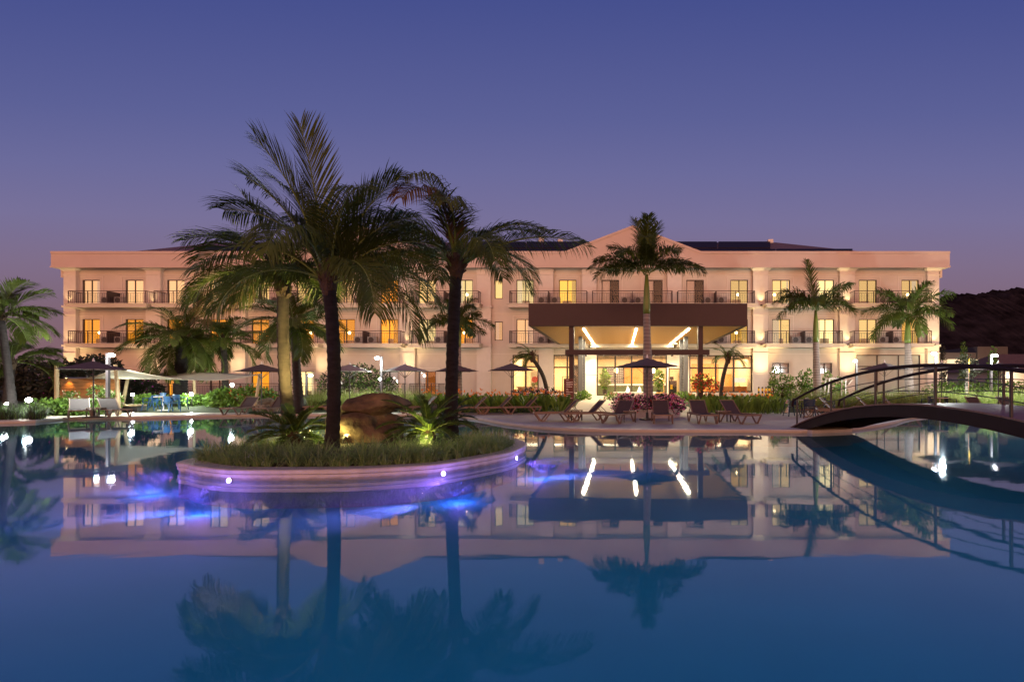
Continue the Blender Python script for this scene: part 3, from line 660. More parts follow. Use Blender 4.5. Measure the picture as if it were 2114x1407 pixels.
# ------------------------------------------------------------------ vegetation makers
def stems(mb, base, tips, r=.03):
    for t in tips:
        m_ = (Vector(base)*.5+Vector(t)*.5)+Vector((rng.uniform(-.1,.1), rng.uniform(-.1,.1), .05)); mb.tube([base, m_, t], [r, r*.7, r*.3], 5)
def shrub(name, label, cat, blobs, n, size, mats, seed, group=None, base=None, flowers=None):
    b0 = base or (sum(b[0] for b in blobs)/len(blobs), sum(b[1] for b in blobs)/len(blobs))
    z = gz(b0[1]) if b0[1] > 26.3 else .1
    if len(b0) > 2: z = b0[2]
    t = thing(name, label, cat, (b0[0], b0[1], z), group)
    m = MB(); leaves(m, blobs, n, size, seed, len(mats)); m.build('foliage', mats, t)
    s = MB()
    for b in blobs: stems(s, (b0[0]+(b[0]-b0[0])*.6, b0[1]+(b[1]-b0[1])*.6, z-.03), [(b[0]+rng.uniform(-.5,.5)*b[3], b[1]+rng.uniform(-.5,.5)*b[4], b[2]+rng.uniform(-.2,.5)*b[5]) for _ in range(4)])
    s.build('stem', M_fib, t)
    if flowers:
        for fm, fn, fs in flowers:
            f = MB(); leaves(f, [(b[0], b[1]-.05, b[2]+.03, b[3]*1.04, b[4]*1.04, b[5]*1.04) for b in blobs], fn, fs, seed+99); f.build('blossom', fm, t)
    return t
def blade(mb, p, az, lean, L, w, seg=3):
    p = np.array(p, float); d = np.array((math.cos(az), math.sin(az), 0)); sd = np.array((-math.sin(az), math.cos(az), 0))
    vs = []
    a = R(90)-lean*.35; q = p.copy()
    for k in range(seg+1):
        ww = w*(1-k/seg)**.7
        vs += [q-sd*ww/2, q+sd*ww/2] if k < seg else [q]
        q = q+(d*math.cos(a)+np.array((0,0,math.sin(a))))*L/seg; a -= lean*1.3/seg
    fs = [(2*k, 2*k+1, 2*k+3, 2*k+2) for k in range(seg-1)]+[(2*seg-2, 2*seg-1, 2*seg)]
    mb.add(vs, fs)
def tuft(mb, x, y, z, n, L, w, r, spread=.1, mats=1, lmax=1.45, lmin=.15):
    for _ in range(n):
        mb.cm = (0 if r.random() < .72 else 1) if mats > 1 else mb.cm
        a = r.uniform(0, 2*math.pi); q = spread*math.sqrt(r.random())
        blade(mb, (x+q*math.cos(a), y+q*math.sin(a), z), a+r.uniform(-.6,.6), r.uniform(lmin, lmax), L*r.uniform(.65, 1.2), w)
def frond(mb, P0, az, el, L, droop, ll, lw, nl, r, mi=0, hang=.5, vee=.35, curl=0, plum=False):
    n = 16; p = np.array(P0, float); a = R(az); h = np.array((math.cos(a), math.sin(a), 0)); sd = np.array((-math.sin(a), math.cos(a), 0)); up = np.array((0,0,1.))
    sd = sd*math.cos(curl)+up*math.sin(curl)
    pts = [p.copy()]; tg = []
    for k in range(n):
        t = k/(n-1); e = R(el-droop*t**1.25); d = h*math.cos(e)+up*math.sin(e); tg.append(d); p = p+d*L/n; pts.append(p.copy())
    tg.append(tg[-1])
    mb.cm = 3
    mb.tube([Vector(q) for q in pts], [max(.006, .032*(1-k/n)**.8*(L/3)) for k in range(n+1)], 5, cap=False)
    mb.cm = mi
    for i in range(nl):
        t = .13+.87*(i+r.random()*.5)/nl
        f = t*n; k = min(int(f), n-1); q = pts[k]+(pts[k+1]-pts[k])*(f-k); T = tg[k]
        nrm = np.cross(sd, T); nrm = nrm if nrm[2] > 0 else -nrm
        prof = (math.sin(math.pi*min(1, .2+.62*t))**.8)*(1 if t < .85 else 1-.45*(t-.85)/.15)
        for s in (-1, 1):
            if r.random() < .04: continue
            l = ll*prof*r.uniform(.82, 1.1)
            hz = (1-abs(T[2]))**.6+.06 if T[2] > 0 else 1.0
            d1 = sd*s*.85+T*(.55+.5*t+.75*max(0, T[2])**2)+nrm*vee*(r.uniform(.3, 1.2) if not plum else r.uniform(-2.2, 2.6))+up*-.1; d1 = d1/np.linalg.norm(d1)
            d2 = d1+np.array((0,0,-1.))*hang*hz*r.uniform(.6, 1.7); d2 = d2/np.linalg.norm(d2)
            d3 = d2+np.array((0,0,-1.))*hang*hz*r.uniform(.6, 1.4); d3 = d3/np.linalg.norm(d3)
            wv = np.cross(d1, nrm*.9+T*.5); wv = wv/(np.linalg.norm(wv)+1e-6)*lw*.5
            m1 = q+d1*l*.4; m2 = m1+d2*l*.35; m3 = m2+d3*l*.25
            mb.add([q-wv*.5, q+wv*.5, m1+wv, m1-wv, m2+wv*.8, m2-wv*.8, m3], [(0,1,2,3),(3,2,4,5),(5,4,6)])
def palm(name, label, base, top, r0, r1, fronds, ll, lw, nl, seed, bark, mode='coco', shaft=None, bend=None, group=None):
    r = random.Random(seed); base, top = Vector(base), Vector(top)
    t = thing(name, label, 'palm tree', base, group)
    n = 60 if mode == 'coco' else 26
    pts = []; rad = []
    for k in range(n+1):
        f = k/n; p = base.lerp(top, f)
        if bend: p += Vector(bend)*math.sin(math.pi*f)
        pts.append(p)
        rr = r0+(r1-r0)*f+(.35*r0*math.exp(-f*16) if mode == 'coco' else 0)
        if mode == 'royal': rr = r0*(1+.16*math.sin(math.pi*min(1, f*1.25)))*(1-.25*f)
        rr *= 1+(.09 if mode == 'coco' else .02)*((k % 3 == 0)-.33)+r.uniform(-.01, .01)
        rad.append(rr)
    pts[0] = pts[0]-Vector((0,0,.08))
    MB().tube(pts, rad, 14).build('trunk', bark, t, smooth=True)
    ctr = top
    if shaft:
        sh = Vector(shaft); MB().tube([top, top.lerp(sh, .15), top.lerp(sh, .6), sh], [rad[-1]*.98, rad[-1]*1.08, rad[-1]*.85, rad[-1]*.45], 12).build('crownshaft', M_shaft, t, smooth=True); ctr = sh
    else:
        fb = MB()
        for k in range(22):
            a = r.uniform(0, 6.28); z0 = r.uniform(-.28, .12); o = Vector((math.cos(a), math.sin(a), 0))
            fb.bar(top+o*r1*.8+Vector((0,0,z0)), top+o*(r1*r.uniform(1.3, 2.0))+Vector((0,0,z0+r.uniform(.1, .45))), .09, .03)
        fb.lathe([(r1*1.0, -.25), (r1*1.35, 0), (r1*1.0, .3), (0.02, .5)], 10, top); fb.build('fibre_collar', M_fib, t)
    m = MB()
    for fr in fronds:
        az, el, L, dr = fr[:4]; mi = fr[4] if len(fr) > 4 else (0 if r.random() < .6 else 1)
        o = Vector((math.cos(R(az)), math.sin(R(az)), 0))*r1*.7
        frond(m, ctr+o+Vector((0,0,r.uniform(-.05, .2))), az+r.uniform(-4, 4), el, L, dr, ll, lw, nl, r, mi, hang=fr[5] if len(fr) > 5 else .5, curl=r.uniform(-.35, .35), plum=bool(shaft))
    m.build('crown', [*M_leaf, M_shaft], t)
    return t
def rfronds(n, L, seed, lo=-5, hi=80, d0=45, d1=95):
    r = random.Random(seed); o = []
    for k in range(n):
        f = (k+.5)/n; el = hi+(lo-hi)*f**.9
        o.append((k*137.5+r.uniform(-15, 15), el+r.uniform(-6, 6), L*r.uniform(.85, 1.08), d0+(d1-d0)*r.random()))
    return o
# ------------------------------------------------------------------ island
isl_front = [wl(379,970), wl(392,978), wl(417,984.5), wl(475,991), wl(571,992), wl(680,991), wl(760,988.5), wl(850,983), wl(914,977), wl(1000,962), wl(1050,951), wl(1068,943)]
isl = isl_front+[(-2.25,12.0), (-2.8,13.2), (-4.2,14.0), (-5.8,13.8), (-7.2,12.7), (-8.05,11.2)]
ipoly = catmull(isl, 4, True)
if sum(ipoly[i][0]*ipoly[(i+1)%len(ipoly)][1]-ipoly[(i+1)%len(ipoly)][0]*ipoly[i][1] for i in range(len(ipoly))) < 0: ipoly = ipoly[::-1]
ia = np.array(ipoly); ic = ia.mean(0)
def shrink(a, d):
    tn = np.roll(a, -1, 0)-np.roll(a, 1, 0); tn /= np.linalg.norm(tn, axis=1)[:, None]
    return a+np.stack([-tn[:, 1], tn[:, 0]], 1)*d
M_rim = mat('stained_rim_stone', (.5, .46, .43), .5, var=.22, vscale=5, bump=.12, bscale=30, stretch=(1, 1, .25))
t_ = M_rim.node_tree; p_ = t_.nodes['Principled BSDF']; src = p_.inputs['Base Color'].links[0].from_socket
tc_ = N(t_, 'ShaderNodeTexCoord'); sp_ = N(t_, 'ShaderNodeSeparateXYZ'); t_.links.new(tc_.outputs['Object'], sp_.inputs[0])
nz_ = N(t_, 'ShaderNodeTexNoise'); nz_.inputs['Scale'].default_value = 7; t_.links.new(tc_.outputs['Object'], nz_.inputs['Vector'])
ma_ = N(t_, 'ShaderNodeMath', operation='MULTIPLY_ADD'); t_.links.new(nz_.outputs[0], ma_.inputs[0]); ma_.inputs[1].default_value = -.06; t_.links.new(sp_.outputs['Z'], ma_.inputs[2])
rg_ = N(t_, 'ShaderNodeMapRange'); rg_.inputs[1].default_value = -.01; rg_.inputs[2].default_value = .03; rg_.inputs[3].default_value = .42; rg_.inputs[4].default_value = 1
t_.links.new(ma_.outputs[0], rg_.inputs[0]); sc2 = N(t_, 'ShaderNodeVectorMath', operation='SCALE'); t_.links.new(src, sc2.inputs[0]); t_.links.new(rg_.outputs[0], sc2.inputs['Scale']); t_.links.new(sc2.outputs[0], p_.inputs['Base Color'])
planter = thing('island_planter', 'oval stone edged planting island standing in the pool', 'planter', (ic[0], ic[1], 0))
m = MB(); rings = [(ia, -1.0), (ia, .045), (shrink(ia, -.02), .05), (shrink(ia, -.02), .10), (ia, .105), (shrink(ia, -.035), .115), (shrink(ia, -.035), .17), (shrink(ia, -.01), .185), (shrink(ia, .26), .187), (shrink(ia, .28), .1)]
n = len(ia); vs = [(x, y, z) for a, z in rings for x, y in a]
m.add(vs, [(k*n+i, k*n+(i+1) % n, (k+1)*n+(i+1) % n, (k+1)*n+i) for k in range(len(rings)-1) for i in range(n)])
m.build('stone_rim', M_rim, planter)
m = MB(); q = shrink(ia, .27); vs = [(ic[0], ic[1], .34)]+[(x, y, .15) for x, y in q]+[(*(q[i]*.5+ic*.5), .3) for i in range(n)]
m.add(vs, [(1+i, 1+(i+1) % n, 1+n+(i+1) % n, 1+n+i) for i in range(n)]+[(1+n+i, 1+n+(i+1) % n, 0) for i in range(n)])
m.build('soil_bed', M_soil, planter)
def isz(x, y): 
    return .28
PL = [(475, 992, -2.8, -1.0), (914, 978, -2.2, -2.4), (1066, 944.5, 1.6, .5), (379, 970, -3.6, 1.2)]
for i, (px, py, dx, dy) in enumerate(PL):
    x, y = wl(px, py); ii = int(np.argmin(np.linalg.norm(ia-np.array((x, y)), axis=1))); e = ia[ii]
    tn_ = ia[(ii+1) % len(ia)]-ia[ii-1]; o_ = Vector((tn_[1], -tn_[0], 0)).normalized(); p = Vector((e[0], e[1], .004))+o_*.012
    lm = thing('pool_light', ['purple pool lamp on the island rim, front left','purple pool lamp on the island rim, front right','purple pool lamp at the right end of the island','purple pool lamp at the left end of the island'][i], 'pool lamp', p, 'purple lamps round the island')
    MB().tube([p, p+o_*.02], .034, 16).build('lens', M_purple, lm); MB().tube([p-o_*.04, p+o_*.008], .045, 16).build('housing', M_steel, lm)
    v = Vector((dx, dy, 0)).normalized()
    light('pool_beam', 'SPOT', p+o_*.12+Vector((0,0,-.07)), 1000, (1, .13, .65), lm, .03, p+o_*.12+v*3.2+Vector((0,0,-.85)), 50, 1.0)
    light('pool_wash', 'POINT', p+o_*.5+Vector((0,0,-.25)), 26, (.4, .15, 1), lm, .05)
# lily grass border
gm = MB(); r = random.Random(3)
q1, q2, q3, q4 = [shrink(ia, d) for d in (.36, .62, .95, 1.4)]
for qq, stp, L in ((q1, .24, .46), (q2, .27, .5), (q3, .32, .5), (q4, .45, .46)):
    for i in range(n):
        a, b = qq[i], qq[(i+1) % n]; l = np.linalg.norm(b-a)
        front = a[1] < 11.6
        k = max(1, int(l/stp)) if front else (1 if r.random() < .7 else 0)
        for j in range(k):
            p = a+(b-a)*(j+r.random())/k
            if qq is q4 and p[1] > 11: continue
            tuft(gm, p[0]+r.uniform(-.05,.05), p[1]+r.uniform(-.05,.05), .15, 62 if front else 26, L*r.uniform(.9, 1.25), .012, r, .04, 2, 2.4, .7)
tag(gm.build('border_grass', M_lil), 'thick grey green lily grass spilling over the island rim', 'grass', kind='stuff')
def rock(name, label, c, s, seed, rot=0, group=None):
    r = np.random.default_rng(seed); m = MB(); m.ball((0,0,0), 1, 72, 44); v = np.array(m.v)
    ph = r.uniform(0, 6, (14, 3)); fr = r.uniform(.8, 3.2, (14, 3))*r.choice([-1, 1], (14, 3)); am = r.uniform(.02, .075, 14)
    dsp = 1+sum(am[i]*np.sin((v*fr[i]).sum(1)*1.3+ph[i, 0]) for i in range(14))
    from mathutils import noise as mn
    dsp = dsp+np.array([.10*mn.fractal(Vector(q)*2.2+Vector((seed,0,0)), .8, 2.1, 5)-.05*max(0, mn.noise(Vector(q)*1.7+Vector((0,seed,0)))) for q in v])
    v = v*dsp[:, None]; v = np.sign(v)*np.abs(v)**.86
    for nn_ in r.normal(size=(12, 3)):
        nn_ = nn_/np.linalg.norm(nn_); q_ = (v*nn_).sum(1); v = v-nn_*(np.maximum(0, q_-.86)*.8)[:, None]
    v = v*np.array(s)*1.06; ca, sa = math.cos(rot), math.sin(rot); v = v@np.array([[ca, 0, -sa], [0, 1, 0], [sa, 0, ca]])
    o = MB(); o.add([tuple(p+np.array(c)) for p in v], m.f); ob = o.build(name, M_rock, smooth=True)
    return tag(ob, label, 'rock', group)
p = at(752, 890, 11.6); rock('boulder', 'squat rust brown boulder sitting in the island grass', (p.x+.03, 11.6, .52), (.82, .62, .47), 4)
p = at(778, 836, 11.6); rock('boulder', 'smooth rust brown boulder balanced on top of another boulder', (p.x-.03, 11.55, 1.1), (.66, .52, .275), 9, -.14)
p = at(704, 872, 12.3); rock('boulder', 'small pale boulder wedged behind the two big boulders', (p.x, 12.4, .5), (.35, .3, .4), 12)
def cycad(label, base, n, L, seed, lows):
    r = random.Random(seed); t = thing('cycad', label, 'cycad', base); m = MB(); B = Vector(base)+Vector((0,0,.22))
    MB().lathe([(.12, 0), (.17, .08), (.15, .2), (.06, .3)], 12, base).build('trunk', M_fib, t)
    for k in range(n):
        az = k*137.5+r.uniform(-12, 12); el = 75-(75-lows)*(k/n)
        frond(m, B, az, el, L*r.uniform(.85, 1.1), r.uniform(40, 75), .2, .018, 46, r, 0, hang=.12, vee=.5, curl=r.uniform(-.2,.2))
    m.build('crown', [M_cyc, M_cyc, M_cyc, M_shaft], t)
cycad('cycad with spreading arched leaves lit yellow from below', at(884, 898, 11.0).to_tuple()[:2]+(.3,), 26, 1.15, 3, -5)
cycad('dark cycad at the foot of the pale lit palm trunk', (X(608, 10.5), 10.5, .3), 24, .95, 5, -8)
cycad('dark cycad half hidden behind the right island palm', (X(925, 13.3), 13.3, .3), 18, .9, 6, 0)
P1 = [(262,84,2.95,14),(215,80,2.8,30),(185,72,2.65,38),(160,74,2.6,40),(178,60,2.6,62),(186,47,2.6,84),(172,36,2.45,98),(190,22,2.3,92,0,.8),(3,74,2.5,35),(-8,62,2.35,62),(10,52,2.3,68),(-4,40,2.45,88,0,.7),(6,28,2.4,95,1,.8),(-18,14,2.6,95,1,.9),(275,52,2.5,118,0,.8),(318,22,2.6,105,1,.9),(312,62,2.7,80),(88,55,2.7,75),(60,40,2.3,90),(120,42,2.5,90),(40,66,2.3,50),(135,62,2.5,55),(75,78,2.6,30)]
palm('coconut_palm', 'tallest coconut palm with dark slim trunk on the pool island', (X(684,10.2), 10.2, .2), (X(679,10.2), 10.2, Zp(585,10.2)), .125, .115, P1, .95, .021, 84, 1, M_trunkd, bend=(.08,0,0))
P2 = [(182,46,2.27,86,0,.7),(192,28,2.18,100,0,.9),(184,4,2.0,60,2,.9),(165,66,2.18,60),(200,58,2.18,80),(215,20,2.10,100,0,.9),(150,40,2.18,85),(120,60,2.18,60),(90,40,2.18,85),(60,30,2.18,85),(30,55,2.18,70),(0,40,2.18,90),(330,15,2.10,90),(350,72,2.18,40),(185,80,2.27,25),(310,30,1.9,80,0,.8)]
palm('coconut_palm', 'coconut palm with ringed pale trunk lit yellow from the ground', (X(600,12), 12, .2), (X(584,12), 12, Zp(592,12)), .135, .12, P2, .85, .021, 72, 2, M_trunk, bend=(-.06,0,0))
P3 = [(4,36,3.5,58,0,.75),(-6,56,2.6,85,0,.7),(170,58,3.0,88,0,.6),(182,66,2.9,100,0,.6),(195,40,2.8,95,1,.9),(178,14,2.4,80),(265,82,3.3,120,1,1.0),(258,76,3.1,128,2,1.0),(282,78,2.6,122,1,1.0),(240,50,2.6,115,0,.9),(310,40,2.5,105,0,.8),(20,64,2.6,90),(90,66,2.7,70),(75,42,2.7,90),(120,40,2.7,90),(145,62,2.7,75),(45,40,2.7,90),(160,30,2.6,95,0,.8),(210,20,2.5,95,1,.9),(340,20,2.4,90,0,.8)]
palm('coconut_palm', 'coconut palm with one long frond reaching right, beside the cycad', (X(931,12.9), 12.9, .2), (X(942,12.9), 12.9, Zp(556,12.9)), .16, .14, P3, .9, .023, 76, 3, M_trunkd, bend=(-.03,0,0))
# ------------------------------------------------------------------ other palms
palm('coconut_palm', 'tall coconut palm at the far left edge leaning over dark plants', (X(30,23), 23, .1), (X(2,23), 23, Zp(655,23)), .15, .12, rfronds(16, 1.95, 11, -15, 85), .85, .03, 66, 11, M_trunkd)
palm('coconut_palm', 'shorter coconut palm behind the far left palm', (X(14,26), 26, .1), (X(22,26), 26, Zp(752,26)), .2, .16, rfronds(13, 2.2, 12, -5, 80), .9, .034, 58, 12, M_trunk)
palm('thick_palm', 'stocky dark palm with drooping fronds behind the shade sail', (X(372,30.5), 30.5, gz(30.5)), (X(376,30.5), 30.5, Zp(705,30.5)), .34, .3, rfronds(26, 3.1, 13, -45, 82, 50, 110), 1.0, .036, 64, 13, M_trunkd)
palm('coconut_palm', 'small coconut palm in front of the second bay wall', (X(467,31.5), 31.5, gz(31.5)), (X(461,31.5), 31.5, Zp(704,31.5)), .19, .15, rfronds(18, 2.5, 14, -20, 80), .9, .034, 60, 14, M_trunk)
palm('coconut_palm', 'coconut palm with leaning trunk between the two left island palms', (X(618,25.6), 25.6, .1), (X(607,25.6), 25.6, Zp(672,25.6)), .23, .15, rfronds(20, 2.5, 15, -25, 80), .95, .034, 64, 15, M_trunk)
rp = rfronds(15, 1.75, 16, -15, 85, 35, 70)
palm('royal_palm', 'slim royal palm half hidden behind the right island palm trunk', (X(948,28), 28, gz(28)), (X(947,28), 28, Zp(716,28)), .16, .15, rp, .6, .045, 70, 16, M_royal, 'royal', (X(947,28), 28, Zp(668,28)))
d9 = 23.6
P9 = [(180,32,2.75,70,0,.7),(186,22,2.5,70,0,.7),(172,46,2.6,75,0,.7),(0,30,2.75,65,0,.7),(-12,40,2.4,80,0,.7),(120,82,2.9,25),(60,80,2.8,30),(20,66,2.3,60),(160,64,2.4,55),(268,72,2.6,95),(240,55,2.4,90),(300,55,2.4,90),(90,60,2.6,60),(45,45,2.6,75),(135,45,2.6,75),(270,84,2.6,40)]
palm('royal_palm', 'tall royal palm with green crownshaft rising from the round flower planter', (X(1339,d9), d9, .12), (X(1335,d9), d9, Zp(648,d9)), .21, .16, P9, .78, .04, 100, 17, M_royal, 'royal', (X(1335,d9), d9, Zp(566,d9)))
P10 = [(180,40,2.9,80,0,.7),(190,20,2.7,75,0,.7),(175,55,2.7,70,0,.6),(5,35,2.6,80,0,.7),(-5,60,2.8,60),(10,58,2.9,45),(105,80,3.3,8),(215,40,2.5,90),(250,50,2.3,100),(300,50,2.3,95),(330,30,2.5,90),(60,50,2.5,70),(140,50,2.6,70)]
palm('royal_palm', 'royal palm with one upright frond in front of the ninth bay', (X(1688,33), 33, gz(33)), (X(1684,33), 33, Zp(706,33)), .235, .18, P10, .85, .05, 80, 18, M_royal, 'royal', (X(1684,33), 33, Zp(640,33)))
palm('royal_palm', 'bushy royal palm at the right end of the hotel, trunk lit white', (X(1878,34), 34, gz(34)), (X(1874,34), 34, Zp(708,34)), .25, .19, [(k*137.5, 80-5.0*k, 2.9, 55+k*2) for k in range(16)], .85, .05, 80, 19, M_royal, 'royal', (X(1874,34), 34, Zp(655,34)))
tf_ = thing('garden_spotlight', 'small added floodlight lighting the bushy royal palm trunk', 'spotlight', (X(1905,33), 32.4, gz(32.4)))
MB().tube([(X(1905,33), 32.45, gz(32.4)-.05), (X(1905,33), 32.45, .8)], .02, 8).build('stake', M_dark, tf_); MB().box(X(1905,33)-.08, X(1905,33)+.08, 32.43, 32.52, .8, .95).build('housing', M_dark, tf_)
light('trunk_fill', 'SPOT', (X(1905,33), 32.4, .9), 260, (.95, 1, .9), tf_, .05, (X(1882,34), 34, 2.2), 60, .8)  # added fill light; stake and housing put in as its source
def wisp(label, base, top, bend, az0, seed, n=13, L=1.35):
    palm('date_palm', label, base, top, .13, .12, [(az0+rng.uniform(-1, 1)*(75 if az0 > 100 else 180), rng.uniform(-5, 75), L*rng.uniform(.8, 1.15), rng.uniform(50, 95)) for _ in range(n)], .36, .019, 38, seed, M_trunk, bend=bend)
wisp('windswept young palm leaning left before the left lobby window', (X(1131,31.5), 31.5, gz(31.5)), (X(1099,31.5), 31.5, Zp(739,31.5)), (.22,0,.12), 185, 21)
wisp('young palm leaning right before the right lobby window', (X(1488,31), 31, gz(31)), (X(1503,31), 31, Zp(742,31)), (-.12,0,0), 90, 22)
# ------------------------------------------------------------------ sun loungers, umbrellas, tables, chairs
def make_lounger():
    t = thing('sun_lounger', '', 'sun lounger', (0,0,0), 'brown sling sun loungers round the pool')
    # foot at -y, head at +y
    fb = MB(); by, bz = .28, .34; ang = R(45); L = .70
    def sheet(mb, pts, hw, th, ncut=6):
        n = len(pts); vs = []
        for k, (y, z) in enumerate(pts):
            for x in (-hw, hw): vs += [(x, y, z), (x, y, z-th)]
        fs = []
        for k in range(n-1):
            a = 4*k; b = a+4; fs += [(a, a+2, b+2, b), (a+1, b+1, b+3, a+3), (a, b, b+1, a+1), (a+2, a+3, b+3, b+2)]
        fs += [(0, 1, 3, 2), (4*n-4, 4*n-2, 4*n-1, 4*n-3)]
        mb.add(vs, fs)
    sheet(fb, [(-.93, .33), (-.6, .325), (-.2, .315), (by, .335)], .3, .018)
    fb.build('seat_sling', M_sling, t)
    bb = MB(); sheet(bb, [(by+.01, .34), (by+L*.5*math.cos(ang), .34+L*.5*math.sin(ang)-.015), (by+L*.92*math.cos(ang), .34+L*.92*math.sin(ang)), (by+L*math.cos(ang)+.01, .34+L*math.sin(ang)-.02)], .29, .02); bb.build('back_sling', M_sling, t)
    fr = MB()
    for s in (-1, 1):
        fr.bar((s*.325, -.96, .33), (s*.325, .95, .33), .045, .06)
        fr.bar((s*.31, by, .35), (s*.31, by+L*math.cos(ang), .35+L*math.sin(ang)), .03, .035)
        fr.bar((s*.3, .85, .33), (s*.3, by+.4*math.cos(ang), .33+.4*math.sin(ang)), .02)
    fr.bar((-.32, -.95, .33), (.32, -.95, .33), .05); fr.bar((-.32, .94, .33), (.32, .94, .33), .05); fr.bar((-.3, by+L*math.cos(ang), .35+L*math.sin(ang)), (.3, by+L*math.cos(ang), .35+L*math.sin(ang)), .03)
    fr.build('frame', M_lfr, t)
    for s in (-1, 1):
        for y0, y1, yb in ((-.92, -.38, -.66), (.92, .42, .7)):
            lg = MB(); lg.bar((s*.335, y0, .31), (s*.35, yb+(y0-yb)*.18, .012), .04, .055); lg.bar((s*.335, y1, .31), (s*.35, yb+(y1-yb)*.18, .012), .035, .05); lg.bar((s*.35, yb+(y0-yb)*.28, .024), (s*.35, yb+(y1-yb)*.28, .024), .05, .045); lg.build('leg', M_lfr, t)
    return t
LG = [(1152,20.6,-74,'brown sun lounger left of the pair seen side on below the lobby'),(1207,20.3,-66,'brown sun lounger right of the pair seen side on below the lobby'),
 (1277,19.8,-24,'brown sun lounger left of the side table before the flower planter'),(1366,19.8,0,'brown sun lounger facing the pool before the right of the flower planter'),
 (1450,19.7,8,'brown sun lounger left of the low table, right of the flower planter'),(1524,19.6,24,'brown sun lounger right of the low table, right of the flower planter'),
 (970,25.2,-62,'brown sun lounger nearest the right island palm by the flower bed'),(1022,25.3,-62,'brown sun lounger in the middle of the row by the flower bed'),(1076,25.6,-62,'brown sun lounger at the right end of the row by the flower bed'),
 (499,25.0,0,'brown sun lounger left of the small table under the left centre umbrella'),(564,25.0,0,'brown sun lounger right of the small table under the left centre umbrella'),
 (165,22.7,48,'grey lit sun lounger nearest the green hedge on the left'),(234,23.2,62,'grey lit sun lounger beside the leaning white post'),
 (655,26.0,-76,'brown sun lounger partly behind the tallest palm trunk'),(716,26.0,-70,'brown sun lounger behind the boulders'),
 (866,25.8,-50,'brown sun lounger behind the lit cycad'),(912,25.8,-50,'brown sun lounger just left of the right island palm trunk'),
 (1702,22.6,58,'brown sun lounger beside the navy chairs, nearest the bridge end'),(1730,23.3,58,'brown sun lounger just behind the bridge rail, second from the navy chairs'),
 (1804,25.2,55,'brown sun lounger behind the bridge, left of the reclined pair'),(1858,25.3,55,'brown sun lounger behind the bridge, right of the reclined pair'),
 (2025,25.7,0,'brown sun lounger facing the pool, left of the far right umbrella pole'),(2091,25.7,0,'brown sun lounger facing the pool, right of the far right umbrella pole')]
l0 = make_lounger(); sling_lit = None
for i, (px, d, rot, lab) in enumerate(LG):
    loc = (X(px, d), d, .1+.008)
    if i == 0: l0.location = loc; l0.rotation_euler = (0, 0, R(rot)); l0['label'] = lab
    else: dup(l0, loc, R(rot), lab)
def make_umb(mt, hw, hz, ze, zt):
    t = thing('patio_umbrella', '', 'umbrella', (0,0,0), 'square patio umbrellas by the pool')
    m = MB(); n = 10; vs = []
    def pt(u, v):
        e = max(abs(u), abs(v)); z = ze+(zt-ze)*(1-e)**1.0-.05*e*(1-e)+(-.0 if e < 1 else 0)
        sag = 1-.05*(1-min(abs(u), abs(v))/max(e, 1e-6))*e
        return (u*hw*sag, v*hw*sag, z)
    vs = [pt(-1+2*i/n, -1+2*j/n) for j in range(n+1) for i in range(n+1)]
    m.add(vs, [(j*(n+1)+i, j*(n+1)+i+1, (j+1)*(n+1)+i+1, (j+1)*(n+1)+i) for j in range(n) for i in range(n)])
    o = m.build('canopy', mt, t); md = o.modifiers.new('thickness', 'SOLIDIFY'); md.thickness = .012
    m = MB()
    for a in range(4):
        ca, sa = [(1,1),(-1,1),(-1,-1),(1,-1)][a]; m.bar((0, 0, zt-.06), (ca*hw*.97, sa*hw*.97, ze-.02), .02)
        m.bar((0, 0, zt-.75), (ca*hw*.45, sa*hw*.45, zt-.06-(zt-ze)*.48), .015)
    m.build('rib', M_dark, t)
    MB().tube([(0,0,.03), (0,0,zt-.02)], .024, 10).build('pole', M_dark, t); MB().lathe([(.05, zt-.03), (.03, zt+.05), (.015, zt+.12), (0, zt+.13)], 10).build('finial', M_white, t)
    m = MB(); m.lathe([(.32, 0), (.32, .05), (.06, .08), (.05, .3)], 20); m.build('base', M_dark, t)
    return t
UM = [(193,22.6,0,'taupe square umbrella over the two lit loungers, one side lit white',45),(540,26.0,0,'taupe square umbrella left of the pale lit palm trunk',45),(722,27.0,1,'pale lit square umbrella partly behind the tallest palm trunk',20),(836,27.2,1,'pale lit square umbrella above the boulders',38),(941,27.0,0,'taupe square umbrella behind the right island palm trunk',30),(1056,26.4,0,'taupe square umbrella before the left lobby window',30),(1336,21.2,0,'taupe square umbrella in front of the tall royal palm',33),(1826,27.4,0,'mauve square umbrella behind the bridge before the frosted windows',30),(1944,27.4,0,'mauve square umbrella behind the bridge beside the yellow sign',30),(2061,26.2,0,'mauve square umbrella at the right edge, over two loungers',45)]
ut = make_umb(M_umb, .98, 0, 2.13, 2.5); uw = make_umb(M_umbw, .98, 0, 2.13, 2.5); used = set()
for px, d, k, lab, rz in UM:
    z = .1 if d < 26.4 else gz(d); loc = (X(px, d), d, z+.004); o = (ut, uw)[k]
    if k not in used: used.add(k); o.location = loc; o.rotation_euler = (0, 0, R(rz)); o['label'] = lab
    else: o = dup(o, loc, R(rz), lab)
    sc_ = {193: 1.12, 540: 1.05, 1336: 1.05, 2061: 1.1}.get(px, .98); o.scale = (sc_*(1.0), sc_, 1.0+(.03 if px > 1000 else 0))
def make_stool():
    t = thing('side_table', '', 'side table', (0,0,0), 'low dark side tables between loungers')
    MB().box(-.25, .25, -.25, .25, .4, .43).build('table_top', M_lfr, t)
    for a in (-1, 1):
        for b in (-1, 1): MB().box(a*.22-.02, a*.22+.02, b*.22-.02, b*.22+.02, 0, .4).build('leg', M_dark, t)
    return t
st0 = make_stool()
